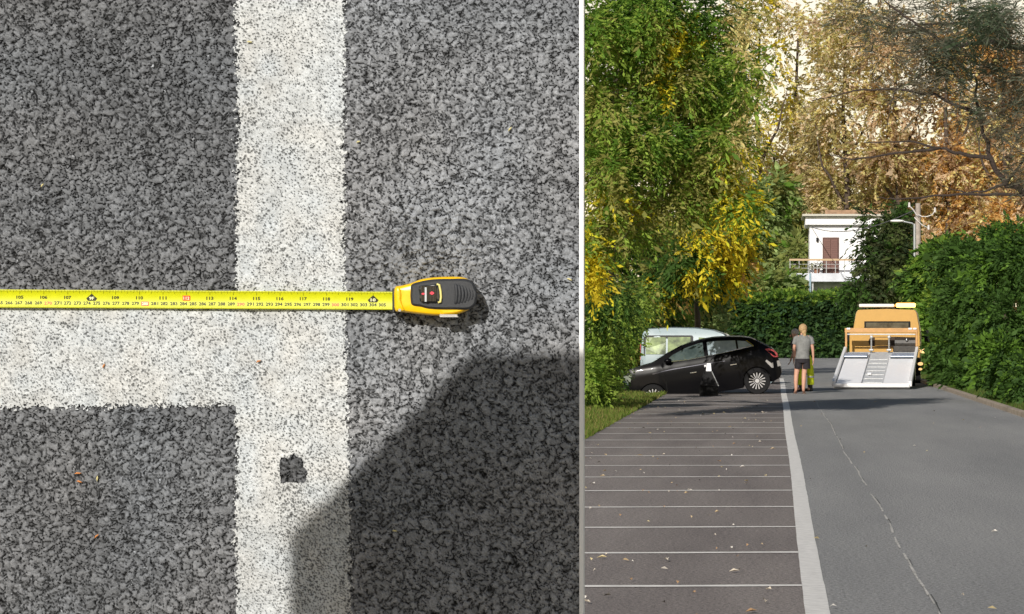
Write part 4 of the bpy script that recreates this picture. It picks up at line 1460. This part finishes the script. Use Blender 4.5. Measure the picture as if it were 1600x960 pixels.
    b.build('lit_beacon', mat('amber_beacon', (1., .45, .05), .3, emit=(1.0, .50, .12), es=5.5), root)
    for x in (-.7, .2, .75):
        MB().box((x, yc + .35, 2.22), (.06, .1, .08)).build('bar_bracket', M_dark, root)
    # chassis and wheels
    b = MB(); b.box((0, y1 + 2.2, .55), (.8, 4.6, .18)); b.build('chassis', M_dark, root)
    for s_ in (-1, 1):
        b = MB(); b.box((s_ * .9, y1 + 1.9, .55), (.3, 1.0, .42), bev=.03); b.build('side_locker', M_dark, root)
        b = MB(); b.box((s_ * .92, y1 + .1, .77), (.30, .7, .05), bev=.02); b.build('mudguard', M_dark, root)
    for yy in (y1 - .5, y1 + 4.1):
        for s_ in (-1, 1):
            w = MB()
            w.cyl((s_ * .98, yy, .36), (s_ * .70, yy, .36), .36, n=24)
            wh = w.build('wheel', M_tyre, root, autos=40)
            MB().cyl((s_ * .985, yy, .36), (s_ * .95, yy, .36), .2, n=16).build('rim', M_alloy, wh)
    for (x, y, z, r) in ((1.17, y1 + .6, .98, .07), (1.12, y1 - .3, .62, .05), (1.12, y1 - .35, .47, .035)):
        MB().ball((x, y, z), r, (1.6, .6, 1)).build('amber_lamp', mat('amber_side_lamp', (1, .6, .25), .3, emit=(1, .62, .25), es=1.2), root, smooth=True)
    MB().box((1.08, y1 + .6, .98), (.2, .04, .03)).build('lamp_arm', M_dark, root)


tow_truck()


# ------------------------------------------------------------------ black stand with a white sheet by the car
def stand():
    d = 66.6
    p = gp(1107.5, d)
    k = d / F
    root = thing('floor_stand', 'black tapered stand with a white sheet on top, beside the car door', 'stand', p)
    K = mat('matt_black_plastic', (.006, .006, .006), .8, spec=.15)
    MB().box((0, 0, 7.5 * k), (29 * k, .34, 15 * k), bev=.02).build('base', K, root)
    b = MB(); b.box((-.5 * k, 0, 27 * k), (28 * k, .30, 23 * k), bev=.015, taper=(.55, .5)); b.build('tapered_body', mat('dark_grey_plastic', (.012, .012, .013), .7, spec=.15), root)
    b = MB(); b.box((0, 0, 44.5 * k), (9 * k, .05, 13 * k), bev=.012, taper=(.72, 1)); b.build('white_sheet', mat('white_paper', (.82, .83, .86), .6), root)
    MB().cyl((-4 * k, 0, 47 * k), (-7 * k, 0, 46 * k), .03).build('handle', mat('pale_handle', (.7, .7, .72), .5), root)
    MB().cyl((5 * k, -.17, 38 * k), (15.5 * k, -.19, 15.5 * k), .013).build('strut', M_steel, root)


stand()

# ------------------------------------------------------------------ people
SKIN = mat('skin', srgb(196, 150, 128), .6, var=.08, scale=20)


def skinned(name, verts, edges, m, parent, sub=2):
    """verts: {key: (x,y,z,rx,ry)}; first key is the root"""
    keys = list(verts)
    ix = {k: i for i, k in enumerate(keys)}
    me = bpy.data.meshes.new(name)
    me.from_pydata([verts[k][:3] for k in keys], [(ix[a], ix[b]) for a, b in edges], [])
    o = link_mesh(name, me, m, parent)
    md = o.modifiers.new('skin', 'SKIN')
    md.use_smooth_shade = True
    md.branch_smoothing = .4
    sv = me.skin_vertices[0].data
    for k in keys:
        v = verts[k]
        g = 1.12 if v[3] > .03 else 1.0
        sv[ix[k]].radius = (v[3] * g, (v[4] if len(v) > 4 else v[3]) * g)
    sv[0].use_root = True
    s = o.modifiers.new('sub', 'SUBSURF')
    s.levels = sub; s.render_levels = sub
    return o


def cloth(name, chains, m, parent, n=18):
    """garment made of elliptical tubes; chains = lists of (x,y,z,rx,ry)"""
    b = MB()
    for ch in chains:
        pts = [Vector(c[:3]) for c in ch]
        rings = []
        for i, c in enumerate(ch):
            if i == 0: d = pts[1] - pts[0]
            elif i == len(ch) - 1: d = pts[-1] - pts[-2]
            else: d = pts[i + 1] - pts[i - 1]
            d.normalize()
            yv = Vector((0, 1, 0)); yv = (yv - d * yv.dot(d)).normalized()
            xv = yv.cross(d)
            rings.append([pts[i] + xv * math.cos(2 * math.pi * k / n) * c[3] + yv * math.sin(2 * math.pi * k / n) * c[4] for k in range(n)])
        b.loft(rings)
    o = b.build(name, m, parent, autos=60)
    return o


def hand(V, E, key, side, wrist, d, tag_):
    """palm and five fingers hanging from the wrist along d"""
    d = Vector(d).normalized()
    w = Vector(wrist)
    lat = Vector((0, 1, 0))
    palm = w + d * .075
    V[tag_ + 'p'] = (*palm, .022, .036); E.append((key, tag_ + 'p'))
    for i, (o, L) in enumerate(((-.030, .075), (-.010, .085), (.010, .08), (.030, .062))):
        a = palm + d * .035 + lat * o
        b = a + d * L * .55 + Vector((side * -.01, 0, 0))
        c = b + d * L * .4 + Vector((side * -.025, 0, 0))
        V[f'{tag_}f{i}a'] = (*a, .0095); V[f'{tag_}f{i}b'] = (*b, .009); V[f'{tag_}f{i}c'] = (*c, .0075)
        E += [(tag_ + 'p', f'{tag_}f{i}a'), (f'{tag_}f{i}a', f'{tag_}f{i}b'), (f'{tag_}f{i}b', f'{tag_}f{i}c')]
    a = w + d * .05 - lat * .045
    b = a + d * .045 - lat * .012
    V[tag_ + 't'] = (*a, .011); V[tag_ + 'u'] = (*b, .009)
    E += [(tag_ + 'p', tag_ + 't'), (tag_ + 't', tag_ + 'u')]


def face(root, c, fwd, r=.1):
    fwd = Vector(fwd).normalized(); c = Vector(c)
    lat = fwd.cross(Vector((0, 0, 1))).normalized()
    b = MB()
    for s in (-1, 1): b.ball(c + fwd * r * .86 + lat * s * .032 + Vector((0, 0, .005)), .012)
    b.build('eye', mat('eye', (.05, .04, .03), .3), root, smooth=True)
    b = MB(); b.ball(c + fwd * r * 1.02 - Vector((0, 0, .02)), .016, (1, 1, 1.5)); b.build('nose', SKIN, root, smooth=True)
    b = MB(); b.ball(c + fwd * r * .9 - Vector((0, 0, .055)), .018, (1.2, 1.2, .4)); b.build('mouth', mat('lips', srgb(160, 85, 80), .5), root, smooth=True)
    b = MB()
    for s in (-1, 1): b.ball(c + lat * s * .078 - Vector((0, 0, .005)), .024, (.5, 1, 1.4))
    b.build('ear', SKIN, root, smooth=True)


def person_back():
    # seen from behind: grey top, dark shorts, bare legs; y forward is away from the camera
    d = 69.0
    root = thing('person', 'person with fair hair in grey top and dark shorts seen from behind, bare legs', 'person', gp(1254, d))
    V = {'pelvis': (0, 0, .90, .135, .10), 'waist': (.01, 0, 1.05, .125, .09), 'chest': (.02, .0, 1.25, .15, .10), 'sh': (.02, .0, 1.39, .10, .08), 'neck': (.02, .01, 1.46, .05, .05),
         'head': (.01, .02, 1.56, .085, .095), 'crown': (.01, .01, 1.65, .072, .08),
         'sl': (-.15, 0, 1.38, .052), 'el': (-.21, .03, 1.12, .038), 'wl': (-.17, .17, .95, .026),
         'sr': (.19, 0, 1.38, .052), 'er': (.25, .0, 1.11, .038), 'wr': (.265, .03, .88, .026),
         'hl': (-.095, 0, .84, .09), 'kl': (-.155, -.01, .47, .055), 'cl': (-.165, -.02, .32, .053), 'al': (-.16, .0, .085, .034), 'tl': (-.19, .13, .03, .030),
         'hr': (.08, 0, .84, .09), 'kr': (.035, -.0, .47, .055), 'cr': (.03, -.015, .32, .053), 'ar': (.02, .0, .085, .034), 'tr': (.04, .13, .03, .030)}
    E = [('pelvis', 'waist'), ('waist', 'chest'), ('chest', 'sh'), ('sh', 'neck'), ('neck', 'head'), ('head', 'crown'), ('sh', 'sl'), ('sl', 'el'), ('el', 'wl'), ('sh', 'sr'), ('sr', 'er'), ('er', 'wr'),
         ('pelvis', 'hl'), ('hl', 'kl'), ('kl', 'cl'), ('cl', 'al'), ('al', 'tl'), ('pelvis', 'hr'), ('hr', 'kr'), ('kr', 'cr'), ('cr', 'ar'), ('ar', 'tr')]
    hand(V, E, 'wl', -1, V['wl'][:3], (.1, .8, -.6), 'L'); hand(V, E, 'wr', 1, V['wr'][:3], (.02, .1, -1), 'R')
    skinned('body', V, E, SKIN, root, 1)
    cloth('top', [[(.0, 0, .86, .180, .150), (.0, 0, .95, .168, .142), (.01, 0, 1.06, .158, .135), (.02, 0, 1.22, .188, .155), (.02, 0, 1.34, .195, .145), (.02, 0, 1.42, .13, .11), (.02, 0, 1.455, .062, .06)],
                  [(-.10, 0, 1.385, .062, .065), (-.165, 0, 1.36, .064, .066), (-.20, .02, 1.22, .060, .062)], [(.14, 0, 1.385, .062, .065), (.205, 0, 1.36, .064, .066), (.24, .0, 1.22, .060, .062)]],
          mat('grey_cotton', srgb(122, 123, 122), .9, var=.18, scale=12), root)
    cloth('shorts', [[(0, 0, .92, .172, .142), (0, 0, .82, .184, .15), (0, 0, .76, .182, .145)], [(-.088, 0, .84, .09, .12), (-.095, 0, .70, .098, .11), (-.10, 0, .61, .100, .108)], [(.088, 0, .84, .09, .12), (.09, 0, .70, .098, .11), (.09, 0, .61, .100, .108)]],
          mat('dark_denim', srgb(36, 33, 38), .9, var=.25, scale=15), root)
    b = MB(); b.ball((.01, -.012, 1.600), .112, (.98, 1.02, 1.12)); b.ball((.035, -.07, 1.52), .062, (1, .8, 1.3)); b.ball((.05, -.085, 1.44), .040, (1, .7, 1.6))
    b.build('hair', mat('fair_hair', srgb(172, 142, 102), .7, var=.35, scale=45), root, smooth=True)
    face(root, (.01, .02, 1.57), (0, 1, 0))
    for s, x in ((-1, -.18), (1, .035)):
        MB().box((x, .07, .012), (.095, .25, .024), bev=.01).build('sandal', mat('brown_sandal', (.12, .07, .05), .8), root)


def person_hivis():
    # stooping man behind, facing left
    d = 71.6
    root = thing('person', 'stooping worker in yellow high-visibility trousers and dark top, half hidden behind the other person', 'person', gp(1258.7, d))
    V = {'pelvis': (-.04, 0, .88, .135, .11), 'waist': (-.12, 0, 1.03, .13, .10), 'chest': (-.20, 0, 1.20, .15, .11), 'sh': (-.24, 0, 1.31, .10, .09), 'neck': (-.27, 0, 1.37, .052),
         'head': (-.29, -.02, 1.455, .078, .08), 'crown': (-.28, -.01, 1.53, .065, .066),
         'sl': (-.27, -.17, 1.27, .055), 'el': (-.31, -.20, 1.03, .042), 'wl': (-.30, -.25, .83, .028),
         'sr': (-.22, .17, 1.27, .055), 'er': (-.28, .25, 1.03, .042), 'wr': (-.36, .18, .86, .028),
         'hl': (-.10, -.06, .82, .095), 'kl': (-.12, -.05, .46, .065), 'al': (-.11, -.03, .10, .045), 'tl': (-.22, -.10, .04, .04),
         'hr': (.06, .06, .82, .095), 'kr': (.13, .04, .46, .065), 'ar': (.13, .03, .10, .045), 'tr': (.05, -.05, .04, .04)}
    E = [('pelvis', 'waist'), ('waist', 'chest'), ('chest', 'sh'), ('sh', 'neck'), ('neck', 'head'), ('head', 'crown'), ('sh', 'sl'), ('sl', 'el'), ('el', 'wl'), ('sh', 'sr'), ('sr', 'er'), ('er', 'wr'),
         ('pelvis', 'hl'), ('hl', 'kl'), ('kl', 'al'), ('al', 'tl'), ('pelvis', 'hr'), ('hr', 'kr'), ('kr', 'ar'), ('ar', 'tr')]
    hand(V, E, 'wl', -1, V['wl'][:3], (0, -.1, -1), 'L'); hand(V, E, 'wr', 1, V['wr'][:3], (-.3, 0, -1), 'R')
    skinned('body', V, E, SKIN, root, 1)
    cloth('top', [[(-.04, 0, .84, .17, .13), (-.08, 0, .95, .165, .13), (-.13, 0, 1.05, .16, .125), (-.19, 0, 1.18, .18, .14), (-.235, 0, 1.28, .17, .14), (-.26, 0, 1.36, .09, .08)],
                  [(-.25, -.10, 1.28, .07, .07), (-.28, -.17, 1.22, .068, .068), (-.30, -.19, 1.08, .062, .062)], [(-.23, .10, 1.28, .07, .07), (-.23, .17, 1.22, .068, .068), (-.265, .225, 1.08, .062, .062)]],
          mat('dark_workwear', srgb(62, 58, 58), .9, var=.25, scale=15), root)
    HV = mat('high_visibility_yellow', srgb(224, 236, 40), .75, var=.08, scale=10)
    cloth('trousers', [[(-.03, 0, .90, .165, .13), (-.02, 0, .78, .17, .135)], [(-.09, -.04, .86, .095, .12), (-.115, -.05, .62, .095, .10), (-.12, -.05, .44, .085, .085), (-.12, -.04, .17, .088, .088)],
                       [(.06, .03, .86, .095, .12), (.105, .04, .62, .095, .10), (.13, .04, .44, .085, .085), (.13, .03, .17, .088, .088)]], HV, root)
    for x, y in ((-.12, -.035), (.13, .03)):
        b = MB(); b.cyl((x, y, .355), (x, y, .395), .094, n=14); b.build('reflective_band', mat('reflective_grey', (.6, .6, .6), .4), root)
    b = MB(); b.ball((-.268, 0, 1.51), .105, (1.0, .98, .95)); b.build('hair', mat('grey_hair', srgb(168, 160, 152), .8, var=.2, scale=45), root, smooth=True)
    face(root, (-.29, -.01, 1.46), (-1, -.1, -.2))
    K = mat('black_boot', (.012, .012, .013), .5)
    for x, y in ((-.13, -.05), (.10, .01)):
        b = MB(); b.box((x - .05, y, .04), (.28, .11, .08), bev=.03); b.cyl((x + .02, y, .05), (x + .02, y, .17), .062, n=12); b.build('boot', K, root, autos=50)


person_back()
person_hivis()


# ------------------------------------------------------------------ house
def house():
    d = 180.
    k = d / F
    ox = at(1265, 0, d).x
    root = thing('white_house', 'white flat-roofed house with a brown door and balcony above the hedge', 'house', (ox, d, 0))
    zz = lambda py: EYE + (HY - py) * k
    xx = lambda px: (px - 1265) * k
    WH = mat('white_render', (.80, .80, .82), .85, var=.05, scale=1.2)
    WH2 = mat('weathered_render', (.50, .53, .50), .9, var=.2, scale=1)
    x1 = xx(1400)
    b = MB(); b.box((x1 / 2, 3.0, (zz(438) + zz(352)) / 2), (x1, 6, zz(352) - zz(438))); b.build('wall', WH, root)
    b = MB(); b.box((x1 / 2, 3.2, zz(441) / 2), (x1, 6, zz(441))); b.build('lower_wall', WH2, root)
    b = MB(); b.box((x1 / 2 - .1, 2.9, (zz(352) + zz(339)) / 2), (x1 + .35, 6.5, zz(339) - zz(352)), bev=.03); b.build('parapet', WH, root)
    b = MB(); b.box((x1 / 2 - .12, 2.8, zz(337)), (x1 + .7, 7.0, .14), bev=.02); b.build('roof_slab', mat('roof_edge', (.50, .48, .42), .8), root)
    b = MB(); b.box((x1 / 2, -.02, zz(355)), (x1, .05, .10)); b.build('cornice', mat('grey_cornice', (.42, .42, .45), .8), root)
    # door
    dx, dw = (xx(1287) + xx(1309)) / 2, xx(1309) - xx(1287)
    b = MB(); b.box((dx, -.02, (zz(372) + zz(427)) / 2), (dw + .14, .12, zz(372) - zz(427) + .06)); fr = b.build('door_frame', mat('brown_frame', (.10, .045, .035), .6), root)
    for s_ in (-1, 1):
        b = MB(); b.box((dx + s_ * dw * .25, -.10, (zz(374) + zz(425)) / 2), (dw * .47, .05, zz(374) - zz(425) - .05), bev=.01)
        dr = b.build('door', mat('brown_shutter', (.16, .075, .06), .6), root)
        for q in range(12):
            MB().box((dx + s_ * dw * .25, -.132, zz(378) - .14 * q), (dw * .38, .015, .05)).build('slat', mat('brown_slat', (.13, .06, .05), .6) if q == 0 and s_ < 0 else bpy.data.materials['brown_slat'], dr)
    b = MB(); b.box((xx(1277), -.08, zz(375)), (.14, .16, .26), bev=.03); b.build('wall_lamp', M_dark, root)
    # balcony
    bx0, bx1 = xx(1233), xx(1348)
    b = MB(); b.box(((bx0 + bx1) / 2, -.6, (zz(428) + zz(441)) / 2), (bx1 - bx0, 1.7, zz(428) - zz(441)), bev=.02); b.build('balcony_slab', mat('balcony_concrete', (.62, .64, .70), .8, var=.1, scale=2), root)
    b = MB(); b.cyl((xx(1268), -1.1, 0), (xx(1268), -1.1, zz(441)), .12); b.build('column', WH, root)
    b = MB(); b.cyl((xx(1265.5), -1.47, zz(462)), (xx(1265.5), -1.47, zz(428)), .06); b.build('drain_pipe', mat('blue_grey_pipe', (.3, .42, .5), .6), root)
    WR = mat('wood_rail', (.50, .36, .22), .7)
    rl = mat('rail_metal', (.35, .36, .36), .5, .5)
    b = MB(); b.box(((bx0 + bx1) / 2, -1.38, zz(407)), (bx1 - bx0, .08, .12)); b.build('top_rail', WR, root)
    for q in range(2):
        b = MB(); b.box(((bx0 + bx1) / 2, -1.38, zz(414 + 6 * q)), (bx1 - bx0, .03, .03)); b.build('rail_bar', rl, root)
    for q in range(9):
        b = MB(); b.box((bx0 + .05 + (bx1 - bx0 - .1) * q / 8, -1.38, (zz(428) + zz(408)) / 2), (.05, .05, zz(408) - zz(428))); b.build('rail_post', rl, root)
    # low building behind with a brown tiled top, seen over the parapet
    b = MB(); b.box((x1 / 2 + .6, 6.6, zz(328)), (x1 - 1, 1.2, .5)); b.build('rear_parapet', mat('brown_brick', (.30, .19, .12), .9, var=.3, scale=3), root)
    # potted plants on the balcony
    rgb = [(1237, 1248, 'dark leafy potted plant at the far left corner of the balcony'), (1272, 1280, 'low dark potted plant on the balcony left of the brown door')]
    for i, (a, c, lab) in enumerate(rgb):
        pr = thing('potted_plant', lab, 'plant', (ox + xx((a + c) / 2), d - 1.05, zz(428)))
        MB().cyl((0, 0, 0), (0, 0, .3), .16, .2).build('pot', mat('terracotta', (.3, .15, .1), .8), pr)
        rg_ = np.random.default_rng(700 + i)
        n = 150 if i == 0 else 60
        C = rg_.normal(size=(n, 3)) * np.array([.30, .14, .20 if i == 0 else .1]) + np.array([0, 0, .62 if i == 0 else .5])
        me = leaf_mesh(C, unit(n, rg_), rg_, palette([DARK, (.09, .07, .05), OLIVE]), per=8, L=.15, size=.11, aspect=.5, zmin=.2)
        link_mesh('foliage', me, M_leaf, pr)


house()


# ------------------------------------------------------------------ poles and lamps
def poles():
    d = 108.
    k = d / F
    z = lambda py: EYE + (HY - py) * k
    root = thing('utility_pole', 'weathered wooden utility pole with curved brackets above the right shrubs', 'pole', gp(1434.5, d))
    MB().cyl((0, 0, -.2), (0, 0, z(318)), .135, .10, n=14).build('post', mat('weathered_wood', (.36, .31, .27), .85, var=.2, scale=8), root, autos=50)
    WI = mat('pale_insulator', (.62, .58, .56), .6)
    for pts in ([(-14, 322), (-8, 328), (-3, 336), (0, 339)], [(0, 336), (6, 339), (14, 339), (22, 336), (26, 330)], [(-6, 340), (-1, 346), (6, 352), (16, 357)]):
        MB().tube([Vector((a * k, -.16, z(py))) for a, py in pts], .02, 7).build('bracket', WI, root, smooth=True)
    for a, py in ((-14, 321), (26, 329), (16, 356)):
        MB().cyl((a * k, -.16, z(py) - .08), (a * k, -.16, z(py) + .1), .05, .035).build('insulator', WI, root)
    d2 = 104.
    k2 = d2 / F
    z2 = lambda py: EYE + (HY - py) * k2
    r2 = thing('street_lamp', 'thin grey street lamp with a white head on an arm left of the utility pole', 'street lamp', gp(1429, d2))
    MB().cyl((0, 0, -.2), (0, 0, z2(350)), .055, .045).build('post', mat('grey_lamp_post', (.40, .42, .43), .5, .4), r2, autos=50)
    MB().tube([Vector((0, 0, z2(352))), Vector((-4 * k2, 0, z2(349))), Vector((-14 * k2, 0, z2(347))), Vector((-20 * k2, 0, z2(346)))], .03, 7).build('arm', bpy.data.materials['grey_lamp_post'], r2, smooth=True)
    b = MB(); b.ball((-27 * k2, 0, z2(345.5)), .1, (2.8, 1.2, .55)); b.build('lamp_head', mat('white_lamp_head', (.8, .8, .78), .4), r2, smooth=True)
    d3 = 150.
    r3 = thing('grey_post', 'thin grey post left of the house, rising behind the clipped hedge', 'post', gp(1161, 178))
    MB().cyl((0, 0, -.2), (0, 0, EYE + (HY - 405) * 178 / F), .14, .12).build('post', mat('grey_concrete', (.30, .31, .33), .8, var=.1, scale=5), r3, autos=50)
    # cable from pole to house
    a = Vector((gp(1434.5, d).x, d, z(326)))
    h = at(1268, 355, 179.8)
    pts = []
    for t in np.linspace(0, 1, 24):
        p = a.lerp(h, t); p.z -= 1.1 * 4 * t * (1 - t) * .5
        pts.append(p - a)
    b = MB(); b.tube(pts, .022, 5)
    o = b.build('overhead_cable', mat('cable_grey', (.12, .12, .13), .6), smooth=True)
    o.location = a
    tag(o, 'thin dark overhead cable sagging from the utility pole to the white house', 'cable')


poles()
